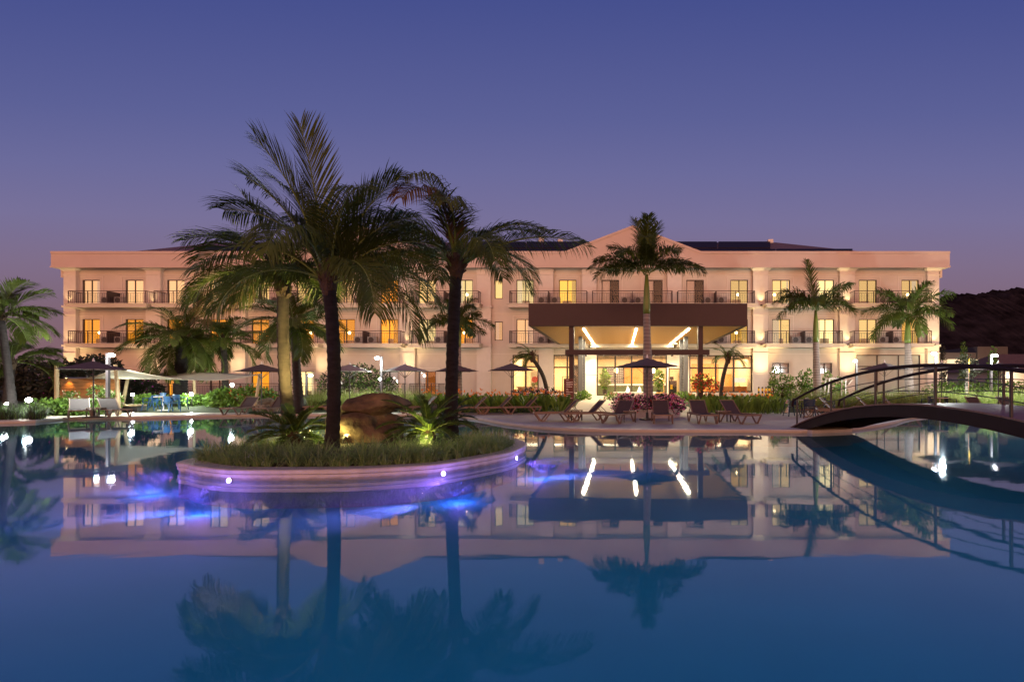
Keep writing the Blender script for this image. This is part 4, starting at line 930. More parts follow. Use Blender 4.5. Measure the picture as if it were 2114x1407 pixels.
for i, (px, d, lab) in enumerate([(1300,20.0,'low side table before the flower planter under the umbrella'),(1493,20.0,'low side table between the two right front loungers'),(540,25.3,'low dark side table between the two loungers left of the lit palm'),(199,22.9,'low side table between the two lit loungers on the left'),(1187,20.9,'low side table between the two side on loungers')]):
    loc = (X(px, d), d, .106)
    if i == 0: st0.location = loc; st0['label'] = lab
    else: dup(st0, loc, .1*i, lab)
def make_chair(mt):
    t = thing('garden_chair', '', 'chair', (0,0,0), 'moulded plastic garden chairs')
    m = MB(); m.box(-.23, .23, -.22, .23, .43, .46); m.build('seat', mt, t)
    m = MB()
    for k in range(8):
        a0, a1 = R(-55+110*k/8), R(-55+110*(k+1)/8); r0, r1 = .25, .29
        p = lambda a, rr, z: (rr*math.sin(a), .02+rr*math.cos(a)*.95, z)
        m.add([p(a0,r0,.5),p(a1,r0,.5),p(a1,r1,.82),p(a0,r1,.82),p(a0,r0+.02,.5),p(a1,r0+.02,.5),p(a1,r1+.02,.82),p(a0,r1+.02,.82)], [(0,3,2,1),(4,5,6,7),(3,7,6,2),(0,1,5,4)])
    for s in (-1, 1): m.bar((s*.22, .19, .44), (s*.22, .22, .56), .04)
    m.build('backrest', mt, t)
    for s in (-1, 1):
        MB().bar((s*.26, -.2, .66), (s*.26, .16, .68), .045, .03).build('armrest', mt, t)
        l = MB(); l.bar((s*.26, -.19, .66), (s*.25, -.22, .44), .035); l.bar((s*.22, -.2, .44), (s*.27, -.28, 0), .035); l.build('leg', mt, t); l = MB(); l.bar((s*.2, .2, .44), (s*.26, .3, 0), .035); l.build('leg', mt, t)
    return t
def make_table(mt):
    t = thing('garden_table', '', 'table', (0,0,0), 'round garden tables')
    MB().lathe([(.4, .72), (.4, .75)], 24).build('table_top', mt, t); MB().tube([(0,0,.02), (0,0,.72)], .03, 10).build('leg', M_white, t); MB().lathe([(.25, 0), (.25, .02), (.05, .04)], 16).build('base', M_white, t)
    return t
cb, cn = make_chair(M_blue), make_chair(M_navy); tb = make_table(M_tab); cu_ = {0: False, 1: False}
CH_ = [(311,27.4,-75,0,'blue garden chair left of the table under the shade sail'),(328,28.2,-20,0,'blue garden chair behind the table under the shade sail'),(353,26.9,165,0,'blue garden chair with its back to the pool, front of the shaded table'),(371,27.6,90,0,'blue garden chair right of the table under the shade sail'),
 (1634,23.6,-80,1,'navy garden chair left of the table near the bridge end'),(1669,22.4,172,1,'navy garden chair with its back to the pool near the bridge end'),(1712,24.3,60,1,'navy garden chair right of the table near the bridge end'),(1917,26.9,-75,1,'navy garden chair left of the far table behind the bridge'),(1962,26.9,75,1,'navy garden chair right of the far table behind the bridge')]
for px, d, rz, k, lab in CH_:
    loc = (X(px, d), d, (.1 if d < 26.4 else max(.1, gz(d)))+.004); o = (cb, cn)[k]
    if not cu_[k]: cu_[k] = True; o.location = loc; o.rotation_euler = (0,0,R(rz)); o['label'] = lab
    else: dup(o, loc, R(rz), lab)
for i, (px, d, lab) in enumerate([(337,27.4,'round garden table with blue chairs under the shade sail'),(1668,23.9,'round garden table with navy chairs at the bridge end'),(1940,26.9,'round garden table with navy chairs in front of the tall grass')]):
    loc = (X(px, d), d, (.1 if d < 26.4 else max(.1, gz(d)))+.004)
    if i == 0: tb.location = loc; tb['label'] = lab
    else: dup(tb, loc, 0, lab)
# ------------------------------------------------------------------ shade sail, posts, plank wall
A, Ee, C_, Fv = at(242,757,24.9), at(534,773,27.3), at(364,766,31.5), at(128,778,30.0)
m = MB(); n = 16; vs = []
for j in range(n+1):
    for i in range(n+1):
        u, v = i/n, j/n; p = A.lerp(Ee, u).lerp(Fv.lerp(C_, u), v)
        sag = -.75*(u*(1-u)*4)*(1-v)**2*.62-.28*(v*(1-v)*4)*(1-u)-.12*(u*(1-u)*4)*v
        p = p+Vector((0, (u*(1-u)*1.6)*(1-v)*.9-(u*(1-u)*.8)*v, sag)); vs.append(p)
m.add(vs, [(j*(n+1)+i, j*(n+1)+i+1, (j+1)*(n+1)+i+1, (j+1)*(n+1)+i) for j in range(n) for i in range(n)])
o = m.build('shade_sail', M_sail, smooth=True); tag(o, 'cream shade sail slung between wooden posts over the blue chairs', 'shade sail'); md = o.modifiers.new('thickness', 'SOLIDIFY'); md.thickness = .01
for a, b, r_, lab in ((at(238,752,24.85), at(247,850,24.85), .085, 'pale leaning log post at the left front of the shade sail'),(at(117,753,27.0), at(117,830,27.0), .1, 'pale upright log post at the left end of the plank wall'),(at(263,782,29.0), at(253,832,29.0), .09, 'brown leaning log post right of the plank wall'),(at(400,759,30.2), at(402,829,30.2), .075, 'thin log post under the middle of the shade sail'),(at(536,771,27.4), at(526,845,27.4), .07, 'leaning log post holding the right corner of the shade sail')):
    b.z = (.1 if b.y < 26.4 else gz(b.y))-.05; tag(MB().tube([b, a], [r_, r_*.9], 12).build('log_post', M_wood), lab, 'post', 'log posts round the shade sail')
pw_ = thing('plank_wall', 'brown plank wall with three orange downlights under the umbrella', 'wall', (X(180,28.2), 28.2, gz(28.2)))
xa, xb = X(123,28.2), X(244,28.2); m = MB()
for k in range(9): m.box(xa, xb, 28.2+.01*(k % 2), 28.3, gz(28.2)-.1+k*.19, gz(28.2)+.08+k*.19)
m.build('planks', M_plank, pw_)
for px in (139, 182, 218):
    x = X(px, 28.1); z = Zp(780, 28.1); MB().lathe([(.05, 0), (.05, .12)], 12, (x, 28.05, z)).build('downlight', M_dark, pw_); MB().lathe([(.04, -.01), (.04, -.002)], 12, (x, 28.05, z)).build('lens', M_warml, pw_)
    light('downlight_beam', 'SPOT', (x, 28.02, z-.03), 60, (1, .5, .1), pw_, .03, (x, 28.25, .2), 90, .8)
bn = thing('planter_bench', 'low dark bench with wooden top beside the leaning post', 'bench', (X(268,27.2), 27.2, gz(27.2)))
MB().box(X(246,27.2), X(290,27.2), 27, 27.5, gz(27.2)-.05, .42).build('base', M_dark, bn); MB().box(X(245,27.2), X(291,27.2), 26.95, 27.55, .422, .5).build('seat', M_wood, bn)
# ------------------------------------------------------------------ lamps
def lamp_post(label, px, d, hpx, hpy, power, z0=None, shade=M_dark):
    z0 = gz(d) if d > 26.3 else .1
    h = at(hpx, hpy, d); x = X(px, d); t = thing('lamp_post', label, 'lamp post', (x, d, z0), 'tall white garden lamps')
    MB().box(x-.06, x+.06, d-.06, d+.06, z0-.05, h.z+.1).build('post', shade, t)
    MB().bar((x, d, h.z+.1), (h.x, d-.1, h.z+.1), .035).build('arm', shade, t)
    MB().ball((h.x, d-.1, h.z), .13, 14, 8, (1, 1, .6)).build('lamp_head', M_lamp, t)
    light('lamp_light', 'POINT', (h.x, d-.85, h.z-.3), power, (.93, 1, .92), t, .12)
lamp_post('tall garden lamp over the left umbrella and plank wall', 223, 24.3, 234, 733, 1100)
lamp_post('tall garden lamp behind the umbrellas above the boulders', 788, 29.6, 780, 739, 650)
lamp_post('tall garden lamp at the right corner of the hotel', 1931, 29.0, 1926, 730, 2000)
lamp_post('tall garden lamp at the far right before the hill', 2046, 30.5, 2053, 734, 1300)
lamp_post('tall garden lamp left of the frosted windows', 1768, 35.0, 1764, 745, 350)
lamp_post('garden lamp right of the leaning palm between the island trunks', 633, 36.5, 643, 775, 260)
def spike(label, px, py, d, power, rr=.075, aim=None):
    p = at(px, py, d); z0 = gz(d) if d > 26.3 else .1; t = thing('garden_light', label, 'garden lamp', (p.x, d, z0), 'small white garden lights')
    MB().tube([(p.x, d, z0-.05), (p.x, d, max(p.z, z0+.06))], .02, 8).build('stake', M_dark, t); MB().ball((p.x, d-.03, max(p.z, z0+.1)), rr).build('lamp_head', M_lamp, t)
    light('garden_glow', 'POINT', (p.x, d-.18, max(p.z, z0+.1)+.06), power, (.92, 1, .9), t, .06)
spike('low garden light nearest the bright hedge at far left', 61, 825, 22.6, 130, .1); spike('smallest garden light at the far left palm foot', 15, 833, 22.6, 30, .06); spike('low garden light right of the plank wall', 275, 814, 27.6, 160); spike('low garden light behind the blue chairs', 396, 813, 28.6, 180, .09); spike('garden light on a stake right of the shade sail', 480, 794, 30.0, 180, .09); spike('garden light low on the tall lamp post above the boulders', 785, 782, 27.9, 140, .07)
for px, py, d, lab in ((274, 848, 26.0, 'recessed white deck light near the low bench'), (395, 847, 26.0, 'recessed white deck light near the blue chairs')):
    p = (X(px, d), d, .112); tag(MB().lathe([(.05, 0), (.05, .015), (.02, .025)], 14, p).build('deck_light', M_lamp), lab, 'deck lamp', 'recessed deck lights'); light('deck_glow', 'POINT', (p[0], d, .3), 25, (.95, 1, .9), None, .05)
def ilight(label, px, d, z, power, aim, cone=90):
    x = X(px, d); t = thing('garden_spotlight', label, 'spotlight', (x, d, .28), 'yellow spotlights on the island')
    MB().tube([(x, d, .25), (x, d, z)], .025, 8).build('stake', M_dark, t); v = (Vector(aim)-Vector((x, d, z))).normalized(); MB().tube([Vector((x, d, z)), Vector((x, d, z))+v*.08], [.04, .055], 12).build('housing', M_dark, t)
    MB().tube([Vector((x, d, z))+v*.081, Vector((x, d, z))+v*.09], .045, 12).build('lens', M_warml, t); light('spot_beam', 'SPOT', Vector((x, d, z))+v*.1, power, (1, .8, .26), t, .04, aim, cone, .7)
    light('spot_spill', 'POINT', (x, d-.15, z+.14), 9+power*.045, (1, .85, .25), t, .05)
ilight('yellow spotlight in grass beside the dark cycad, aimed up', 640, 11.35, .45, 1400, (X(590,12), 12, 3.0), 62)
ilight('yellow spotlight under the lit cycad', 880, 10.5, .4, 90, (X(880,11.2), 11.2, 1.2), 110)
ilight('yellow spotlight behind the tallest palm trunk, lighting the boulders', 708, 10.9, .4, 90, (X(780,11.6), 11.6, 1.3), 110)
# ------------------------------------------------------------------ planter, beds, shrubs
pl = thing('flower_planter', 'round stone planter heaped with pink and red flowers', 'planter', (X(1339,d9), d9, .1))
MB().lathe([(1.45, .0), (1.5, .34), (1.5, .38), (1.4, .38), (1.38, .3), (.0, .34)], 40, (X(1339,d9), d9, .1)).build('stone_ring', M_cop, pl)
rr = random.Random(8)
fl_ = [(X(1339,d9)+1.15*math.cos(a), d9+1.15*math.sin(a), .62+.08*math.sin(a*3), .55, .55, .4) for a in np.linspace(0, 2*math.pi, 11)[:-1]]
m = MB(); leaves(m, fl_, 3200, .13, 5, 2); m.build('foliage', M_bdark, pl)
for mm, nn_, ss, sd_ in ((M_pink, 1900, .11, 6), (M_mag, 700, .11, 7), (M_red, 380, .11, 8)):
    m = MB(); leaves(m, [(x, y, z+.02, a*1.07, b*1.07, c*1.1) for x, y, z, a, b, c in fl_], nn_, ss, sd_); m.build('blossom', mm, pl)
def strel(label, px, d, seed, h=.95, flw=3, group='bird of paradise plants in the beds'):
    r = random.Random(seed); x = X(px, d); z = max(.1, gz(d)); t = thing('flowering_plant', label, 'plant', (x, d, z), group); m = MB()
    for k in range(26):
        a = r.uniform(0, 6.28); q = r.uniform(0, .28); b = np.array((x+q*math.cos(a), d+q*math.sin(a), z)); L = h*r.uniform(.55, 1.0); ln = r.uniform(.1, .85)
        tp = b+np.array((math.cos(a)*ln*L, math.sin(a)*ln*L, L)); md = b*.35+tp*.65+np.array((0,0,.02)); w = np.array((-math.sin(a), math.cos(a), 0))*r.uniform(.05, .085)
        if r.random() < .5: w = np.array((1, 0, 0))*r.uniform(.05, .09)
        q1 = b*.55+tp*.45; m.cm = 0 if r.random() < .5 else 1
        m.add([b-w*.1, b+w*.1, q1+w*.45, q1-w*.45, md+w*1.1, md-w*1.1, tp*.85+md*.15+w*.7, tp*.85+md*.15-w*.7, tp+np.array((0,0,.02))], [(0,1,2,3),(3,2,4,5),(5,4,6,7),(7,6,8)])
    m.build('foliage', M_bush, t)
    if flw:
        f = MB()
        for k in range(flw):
            c = Vector((x+r.uniform(-.4,.4), d+r.uniform(-.4, .1), z+h*r.uniform(.85, 1.12)))
            for _ in range(5): f.bar(c, c+Vector((r.uniform(-.1,.1), r.uniform(-.05,.05), r.uniform(.02, .14))), .035, .02)
        f.build('blossom', M_org, t)
k = 0
for row, (d, a, b, n_) in enumerate(((26.6, 905, 1155, 10), (27.5, 880, 1160, 9))):
    for j in range(n_):
        px = a+(b-a)*j/(n_-1); strel(f'bird of paradise plant, {ordn[j]} from the left in the {("front","rear")[row]} row of the left bed', px, d, 40+k, .95, 3 if row == 0 else 4); k += 1
for row, (d, a, b, n_) in enumerate(((25.6, 1462, 1606, 8), (27.8, 1436, 1580, 7))):
    for j in range(n_):
        px = a+(b-a)*j/(n_-1); strel(f'bird of paradise plant, {ordn[j]} from the left in the {("front","rear")[row]} row of the right bed', px, d, 80+k, .85, 1 if row == 0 else 3); k += 1
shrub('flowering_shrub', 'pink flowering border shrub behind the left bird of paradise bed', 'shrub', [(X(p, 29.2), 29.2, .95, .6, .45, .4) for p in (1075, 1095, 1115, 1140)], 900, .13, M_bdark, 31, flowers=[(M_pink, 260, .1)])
shrub('low_plant', 'bright green fern like plant at the foot of left grey column', 'plant', [(X(1203, 34), 34, .75, .5, .4, .3)], 260, .2, M_bush, 32); shrub('low_plant', 'bright green fern like plant left of the right grey column', 'plant', [(X(1410, 33), 33, .75, .7, .4, .28)], 300, .2, M_bush, 33)
shrub('flowering_shrub', 'small flower bed left of the white fountain', 'shrub', [(X(p, 33), 33, .78, .35, .3, .25) for p in (1258, 1272)], 260, .13, M_bush, 34, flowers=[(M_pink, 60, .08), (M_red, 40, .08)])
shrub('bougainvillea', 'red bougainvillea on the right front canopy column', 'shrub', [(X(1448, 28.3), 28.3, 1.75, .55, .35, .38), (X(1468, 28.3), 28.4, 1.5, .42, .3, .35), (X(1440, 28.3), 28.3, 1.45, .3, .3, .3)], 500, .13, M_bush, 35, base=(X(1452, 28.5), 28.5), flowers=[(M_red, 420, .13)])
fo = thing('fountain', 'white fountain basin with two lit water jets before the lobby', 'fountain', (X(1310,35), 35, gz(35)))
m = MB(); m.box(X(1268,35), X(1352,35), 34.6, 35.4, gz(35)-.05, .98); m.box(X(1268,35)-.06, X(1352,35)+.06, 34.54, 35.46, .982, 1.06); m.build('basin', M_white, fo)
for px in (1296, 1320): 
    MB().lathe([(.14, 0), (.15, .08), (.1, .22), (.05, .34), (.0, .42)], 14, (X(px,35), 35, 1.062)).build('water_jet', mat('lit_water', (.8, .8, .78), .3, var=.05, transl=.4), fo); light('jet_light', 'POINT', (X(px,35), 34.7, 1.15), 14, (1, .97, .9), fo, .04)
# left shrubs
shrub('hedge', 'bright lit green hedge behind the left loungers', 'hedge', [(X(p, 24.3), 24.3+(i % 2)*.3, .42, .55, .5, .42) for i, p in enumerate((92, 108, 125, 142, 158, 174))], 2300, .17, M_bush, 41)
shrub('flowering_shrub', 'white blossomed shrub beside the tall left lamp post', 'shrub', [(X(p, 26.4), 26.4, z, .42, .3, .4) for p, z in ((208, .5), (222, .8), (236, .75), (203, 1.15))], 700, .16, M_bush, 42, flowers=[(M_cream, 330, .1)])
shrub('flowering_shrub', 'small shrub with white flower spikes before the plank wall', 'shrub', [(X(p, 26.6), 26.6, z, .3, .3, .3) for p, z in ((130, .6), (140, .85), (152, .9))], 240, .15, M_bush, 43, flowers=[(M_cream, 130, .09)])
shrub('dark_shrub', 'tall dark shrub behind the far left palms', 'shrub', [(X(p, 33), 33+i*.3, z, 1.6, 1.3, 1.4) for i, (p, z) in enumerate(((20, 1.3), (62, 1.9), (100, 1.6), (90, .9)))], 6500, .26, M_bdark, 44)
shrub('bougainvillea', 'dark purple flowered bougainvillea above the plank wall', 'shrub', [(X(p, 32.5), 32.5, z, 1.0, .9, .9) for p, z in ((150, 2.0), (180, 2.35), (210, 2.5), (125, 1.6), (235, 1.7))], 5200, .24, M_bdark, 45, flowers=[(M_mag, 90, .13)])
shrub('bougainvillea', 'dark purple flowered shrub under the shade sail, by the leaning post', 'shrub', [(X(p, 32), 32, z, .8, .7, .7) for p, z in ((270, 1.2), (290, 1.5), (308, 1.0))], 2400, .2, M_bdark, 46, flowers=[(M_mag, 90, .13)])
for i, p in enumerate((300, 325, 385, 412, 440)): shrub('garden_shrub', f'leafy green shrub, {ordn[i]} from the left, behind the blue chairs', 'shrub', [(X(p, 28.9+.2*(i % 2)), 28.9+.2*(i % 2), .62, .42, .35, .34)], 330, .2, M_bush, 50+i, 'low shrubs behind the blue chairs')
shrub('garden_shrub', 'large leafy green shrub left of the red flowered shrub', 'shrub', [(X(p, 28.6), 28.6, z, .5, .4, .45) for p, z in ((448, .7), (462, .9), (474, .7))], 900, .22, M_bush, 56)
shrub('flowering_shrub', 'red flowered green shrub behind the left centre umbrella', 'shrub', [(X(p, 28.4), 28.4, z, .55, .4, .5) for p, z in ((490, .8), (512, 1.0), (535, .95), (552, .75))], 1500, .17, M_bush, 57, flowers=[(M_red, 90, .11)])
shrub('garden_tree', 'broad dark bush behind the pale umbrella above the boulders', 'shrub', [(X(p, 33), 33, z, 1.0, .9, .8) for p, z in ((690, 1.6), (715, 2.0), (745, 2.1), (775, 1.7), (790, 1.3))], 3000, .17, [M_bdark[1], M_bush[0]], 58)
rock('boulder', 'dark round boulder between the two loungers left of the lit palm', (X(553,27.2), 27.2, .35), (.55, .5, .5), 21)
shrub('dark_shrub', 'dark low shrub right of the hotel lamp, under the left end of the shade sail', 'shrub', [(X(245, 30), 30, .7, .6, .5, .4)], 300, .2, M_bdark, 59)
# big loose grasses
def grassfield(name, label, regions, L, w, seed, mats, per=20):
    m = MB(); r = random.Random(seed)
    for p0, p1, d0, d1, n_ in regions:
        for _ in range(n_):
            d = r.uniform(d0, d1); px = r.uniform(p0, p1); tuft(m, X(px, d), d, max(.1, gz(d)) if d > 26.2 else .1, per, L*r.uniform(.7, 1.2), w, r, .16, 2)
    return tag(m.build(name, mats), label, 'grass', kind='stuff')
grassfield('tall_grass', 'bright ornamental grass behind the umbrellas above the boulders', [(640, 910, 27.6, 29.5, 330)], .95, .02, 61, M_grs)
grassfield('tall_grass', 'lit ornamental grass in a long bed behind the bridge', [(1690, 2200, 26.8, 29.5, 620), (1640, 1720, 27.5, 30, 70)], .95, .022, 62, M_grs)
grassfield('dark_grass', 'dark clumped grass at the far left pool edge', [(-60, 88, 21.2, 23.6, 210)], .65, .02, 63, [M_bdark[0], M_bush[0]])
# right side plants
for i, (p, d, h) in enumerate(((1598, 36, 2.2), (1616, 36.5, 1.7), (1632, 36, 1.6), (1655, 36.3, 1.9), (1668, 36, 2.0), (1708, 36.5, 1.9), (1733, 36.2, 1.5))):
    shrub('bamboo_shrub', f'feathery upright green shrub, {ordn[i]} from the left along the right wing wall', 'shrub', [(X(p, d), d, gz(d)+h*.3, .45, .4, h*.3), (X(p, d), d, gz(d)+h*.7, .3, .3, h*.33)], 480, .17, M_bush, 70+i, 'upright shrubs along the right wing')
shrub('hedge', 'long clipped dark green hedge behind the right grass bed', 'hedge', [(X(p, 36), 36, 1.0, 1.3, .7, .75) for p in range(1942, 2180, 24)], 4200, .17, M_bush, 78)
for px, d, zt, lab in ((1990, 47, Zp(704, 47), 'slim cypress standing behind the small round tree'), (1945, 46, Zp(708, 46), 'slim dark cypress at the hotel corner'), (2050, 40, Zp(716, 40), 'slim cypress behind the far right lamp')):
    x = X(px, d); z0 = gz(d); hh = zt-z0; t = thing('cypress_tree', lab, 'tree', (x, d, z0), 'slim cypresses at the right')
    m = MB(); leaves(m, [(x, d, z0+hh*f, .42*(1-f)**.6+.06, .42*(1-f)**.6+.06, hh*.13) for f in (.14, .3, .46, .62, .76, .88)], 1500, .16, int(px), 2); m.build('crown', M_bush if px != 1945 else M_bdark, t); MB().tube([(x, d, z0-.05), (x, d, z0+hh*.8)], [.07, .02], 6).build('trunk', M_fib, t)
px, d = 1996, 33; x = X(px, d); z0 = gz(d); t = thing('small_tree', 'small round crowned tree beside the yellow diamond sign', 'tree', (x, d, z0))
m = MB(); leaves(m, [(x+a, d+b, z, .42, .4, .38) for a, b, z in ((-.35, 0, 2.9), (.3, .1, 2.85), (.1, -.1, 2.4), (-.1, 0, 3.1), (.45, 0, 2.5), (-.05, 0, 1.9))], 700, .17, 5, 2); m.build('crown', M_bdark, t); MB().tube([(x, d, z0-.05), (x-.05, d, 1.6), (x+.02, d, 2.8)], [.1, .08, .03], 8).build('trunk', M_royal, t)
# background houses
h = thing('white_house', 'white walled house with a dark flat roof beyond the hedge', 'house', (X(2000,75), 75, gz(75)))
m = MB(); m.box(X(1925,75), X(2062,75), 75, 84, -.1, Zp(741, 75)); m.build('wall', M_wall, h); m = MB(); m.box(X(1915,75), X(2010,75), 74.4, 84.5, Zp(740.9,75), Zp(728,75)); m.box(X(2010.1,75), X(2072,75), 74.2, 84.5, Zp(742,75)+.01, Zp(716,75)); m.build('roof', M_dark, h)
MB().box(X(2023,75), X(2029,75), 74.9, 75.0, .6, 4.2).build('window', M_dglass, h); MB().box(X(2030,75), X(2033,75), 74.92, 75.0, .6, 4.6).build('door', M_tab, h)
MB().ball((X(1975,75), 74.8, 2.9), .14).build('fill_lamp', M_lamp, h); light('fill_lamp_light', 'POINT', (X(1975,75), 71, 2.7), 1800, (1, .85, .6), h, .1)  # added lamp with invented fixture, brightens the house wall
h = thing('tiled_house', 'low house with a brown pitched roof at the right edge', 'house', (X(2120,60), 60, gz(60)))
MB().box(X(2068,60), X(2260,60), 60, 70, -.1, 3.2).build('wall', M_wall, h); m = MB(); a, b = X(2058,60), X(2270,60); m.add([(a,59.3,3.1),(b,59.3,3.1),(b,70.5,3.1),(a,70.5,3.1),(a+3.2,65,5.4),(b-3.2,65,5.4)], [(0,1,5,4),(1,2,5),(2,3,4,5),(3,0,4)]); m.build('roof', mat('brown_tile', (.16, .09, .06), .8, var=.2, bump=.6, bscale=5, wave='X'), h)
h_ = h
MB().ball((X(2085,60), 59.8, 2.6), .12).build('fill_lamp', M_lamp, h); light('fill_lamp_light', 'POINT', (X(2085,60), 57.5, 2.5), 420, (1, .85, .6), h, .1)  # lamp and light likewise added to brighten this wall
# ------------------------------------------------------------------ signs, bollards, bin, exercise machine
sg = thing('menu_sign', 'brown menu board with white lettering on a black frame by the canopy column', 'sign', (X(1175,27.4), 27.4, gz(27.4)))
def S_(px): return X(px, 27.4)
MB().box(S_(1164), S_(1184), 27.38, 27.42, Zp(825,27.4), Zp(781,27.4)).build('board', M_sign, sg)
m = MB()
for px in (1161, 1187.5): m.bar((S_(px), 27.4, gz(27.4)-.05), (S_(px), 27.4, Zp(777,27.4)), .03)
m.bar((S_(1161), 27.4, Zp(777,27.4)), (S_(1187.5), 27.4, Zp(777,27.4)), .03); m.bar((S_(1161), 27.4, Zp(812,27.4)), (S_(1164), 27.4, Zp(812,27.4)), .02); m.bar((S_(1184), 27.4, Zp(812,27.4)), (S_(1187.5), 27.4, Zp(812,27.4)), .02)
m.build('frame', M_dark, sg); r = random.Random(4)
for py, l, hh in ((784, 5, .035), (788.5, 13, .04), (790, 8, .02), (793, 13, .04), (795, 8, .02), (798, 12, .035), (802.5, 4, .035), (805.5, 4, .035), (809, 13, .035), (813, 8, .035), (817, 9, .035), (821.5, 12, .045)):
    x = S_(1169.5); e = S_(1169.5+l); m = MB()
    while x < e: 
        ww = r.uniform(.035, .09); m.box(x, min(x+ww, e), 27.372, 27.379, Zp(py,27.4)-hh/2, Zp(py,27.4)+hh/2); x += ww+.018
    m.build('text_line', M_txt, sg)
sg = thing('menu_sign', 'brown panel sign between the lit palm and the leaning palm', 'sign', (X(606,28.2), 28.2, gz(28.2)))
MB().box(X(600,28.2), X(613,28.2), 28.18, 28.22, gz(28.2)-.05, Zp(783,28.2)).build('board', M_sign, sg)
for py, l in ((787, 3), (790, 9), (792, 5), (796, 4), (805, 9), (808, 9), (812, 4)): MB().box(X(602.5,28.2), X(602.5+l,28.2), 28.172, 28.179, Zp(py,28.2)-.015, Zp(py,28.2)+.015).build('text_line', M_txt, sg)
def diamond(label, px, py, d, s, yaw, mt, zt=True):
    p = at(px, py, d); z0 = gz(d); t = thing('road_sign', label, 'sign', (p.x, d, z0)); c, s_ = math.cos(yaw)*s, math.sin(yaw)*s
    m = MB(); q = [(-c, -s_, 0), (0, 0, -s), (c, s_, 0), (0, 0, s)]; nrm = Vector((s_, -c, 0)).normalized()*.006
    m.add([Vector(v)+p+nrm for v in q]+[Vector(v)+p-nrm for v in q], [(0,1,2,3),(7,6,5,4),(0,4,5,1),(1,5,6,2),(2,6,7,3),(3,7,4,0)]); m.build('plate', mt, t); MB().tube([(p.x, d+.06, z0-.05), (p.x, d+.06, p.z+s*.5)], .03, 8).build('pole', M_steel, t); return t, p
diamond('yellow diamond road sign on a grey pole behind the bridge', 2001, 754, 30.2, .44, R(52), M_yel)
t, p = diamond('pale backed diamond sign right of the tallest palm trunk', 696, 791, 29.5, .29, R(35), M_ac)
for i, px in enumerate((1566.5, 1574, 1581.5, 1588)):
    d = 33.0; x = X(px, d); z0 = gz(d); t = thing('bollard', ['yellow and black bollard, leftmost of the four by the pilaster','yellow and black bollard, second of the four by the pilaster','yellow and black bollard, third of the four by the pilaster','yellow and black bollard, rightmost of the four by the pilaster'][i], 'bollard', (x, d, z0), 'yellow and black bollards')
    MB().tube([(x, d, z0-.03), (x, d, z0+.88)], .055, 12).build('post', M_blk, t)
    for z in (.3, .62): MB().tube([(x, d, z0+z), (x, d, z0+z+.17)], .062 if i < 2 else .08, 12).build('band', M_yel, t)
t = thing('litter_bin', 'round steel litter bin at the end of the right flower bed', 'bin', (X(1622,26.1), 26.1, .1))
MB().lathe([(.17, .02), (.17, .66), (.16, .68), (.13, .68), (.13, .6)], 20, (X(1622,26.1), 26.1, .1)).build('body', M_steel, t); MB().lathe([(.15, 0), (.15, .02)], 20, (X(1622,26.1), 26.1, .1)).build('base', M_dark, t)
d = 33.5; x0, x1 = X(1704, d), X(1757, d); z0 = gz(d); t = thing('exercise_machine', 'pale framed exercise machine with tilted panel left of the frosted windows', 'exercise machine', (X(1730, d), d, z0))
m = MB()
for yy in (d-.3, d+.3): m.bar((X(1709,d), yy, Zp(781,d)), (X(1704,d), yy, z0), .07); m.bar((X(1708,d), yy, Zp(781,d)), (X(1742,d), yy, Zp(781,d)), .06); m.bar((X(1742,d), yy, Zp(781,d)), (X(1741,d), yy, z0), .06)
m.bar((X(1708,d), d-.3, Zp(781,d)), (X(1708,d), d+.3, Zp(781,d)), .06); m.build('frame', M_white, t)
m = MB(); m.bar((X(1748,d), d, Zp(793,d)), (X(1756,d), d, Zp(784,d)), .5, .07, (0,0,1)); m.build('panel', M_tab, t); m = MB(); m.bar((X(1744,d), d, z0), (X(1746,d), d, Zp(787,d)), .08); m.box(X(1738,d), X(1752,d), d-.2, d+.2, z0-.01, z0+.3); m.build('base', M_dark, t)
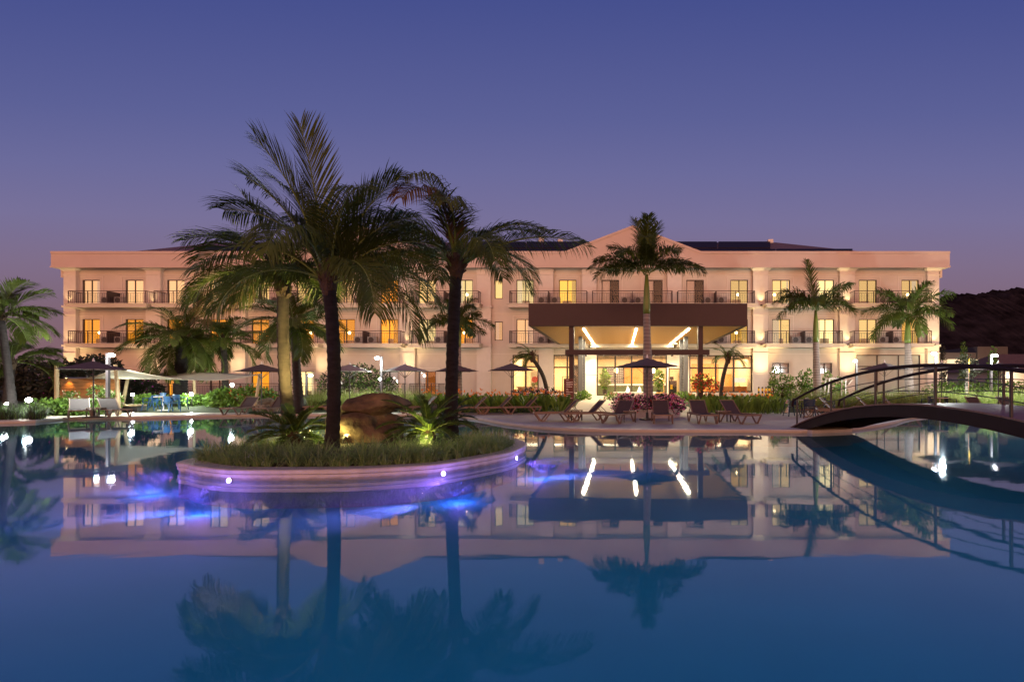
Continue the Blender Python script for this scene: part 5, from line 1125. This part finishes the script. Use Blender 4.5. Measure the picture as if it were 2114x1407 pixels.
# ------------------------------------------------------------------ footbridge
br = thing('footbridge', 'arched brown footbridge with black curved handrails over the pool', 'bridge', (6.0, 17.3, .1))
def bz(d): return max(.105, 1.12-.0298*(d-11.8)**2)
axv = Vector((.166, -1, 0)).normalized(); pv = Vector((-axv.y, axv.x, 0)); BW = 1.8
def bpt(d, off, dz=0): return Vector((5.92+(17.3-d)*.166, d, bz(d)+dz))+pv*off
ds = np.linspace(17.75, 5.85, 60)
m = MB()
for i in range(119):
    d0 = 17.75-(17.75-5.85)*i/119; d1 = d0-.092
    vs = [bpt(d0,-.03), bpt(d0,BW+.03), bpt(d1,BW+.03), bpt(d1,-.03)]; m.add([v for v in vs]+[v-Vector((0,0,.035)) for v in vs], [(0,3,2,1)[::-1],(0,1,5,4)[::-1],(3,7,6,2)[::-1],(0,4,7,3)[::-1],(1,2,6,5)[::-1],(4,5,6,7)[::-1]])
m.build('deck', M_brp, br)
for o0, o1 in ((0, .08), (BW-.08, BW)):
    m = MB(); vs = []
    for d in ds:
        th = .29*min(1, .25+abs(d-17.75)/1.8, .25+abs(d-5.85)/1.8); vs += [bpt(d,o0,-.04), bpt(d,o1,-.04), bpt(d,o1,-.04-th), bpt(d,o0,-.04-th)]
    m.add(vs, [(4*k+i, 4*k+(i+1) % 4, 4*k+4+(i+1) % 4, 4*k+4+i) for k in range(len(ds)-1) for i in range(4)]); m.build('side_beam', M_brd, br)
m = MB(); m.add([v for d in ds for v in (bpt(d,.082,-.05), bpt(d,BW-.082,-.05))], [(2*k, 2*k+1, 2*k+3, 2*k+2) for k in range(len(ds)-1)]); m.build('soffit', M_brd, br)
pds = [17.3, 15.3, 13.3, 11.3, 9.5, 7.6, 6.2]; H = .86
for off in (.03, BW-.03):
    for d in pds:
        MB().tube([bpt(d,off,-.05), bpt(d,off,H)], .032, 8).build('post', M_dark, br)
    rs = np.linspace(17.55, 6.0, 40); m = MB(); m.tube([bpt(17.62,off,H-.16), bpt(17.6,off,H-.05)]+[bpt(d,off,H+.02) for d in rs], .042, 10); m.build('handrail', M_brd, br)
    for hh in (.3, .58): MB().tube([bpt(d,off,hh) for d in np.linspace(17.3, 6.2, 30)], .011, 6).build('cable', M_dark, br)
tag(MB().prism([wl(1660,892.5), wl(1677,894.5), (7.65,16.95), (8.05,18.2), (7.0,18.4)], -1.0, .098).build('bridge_abutment', M_cop), 'pale stone abutment under the far end of the footbridge', 'abutment')
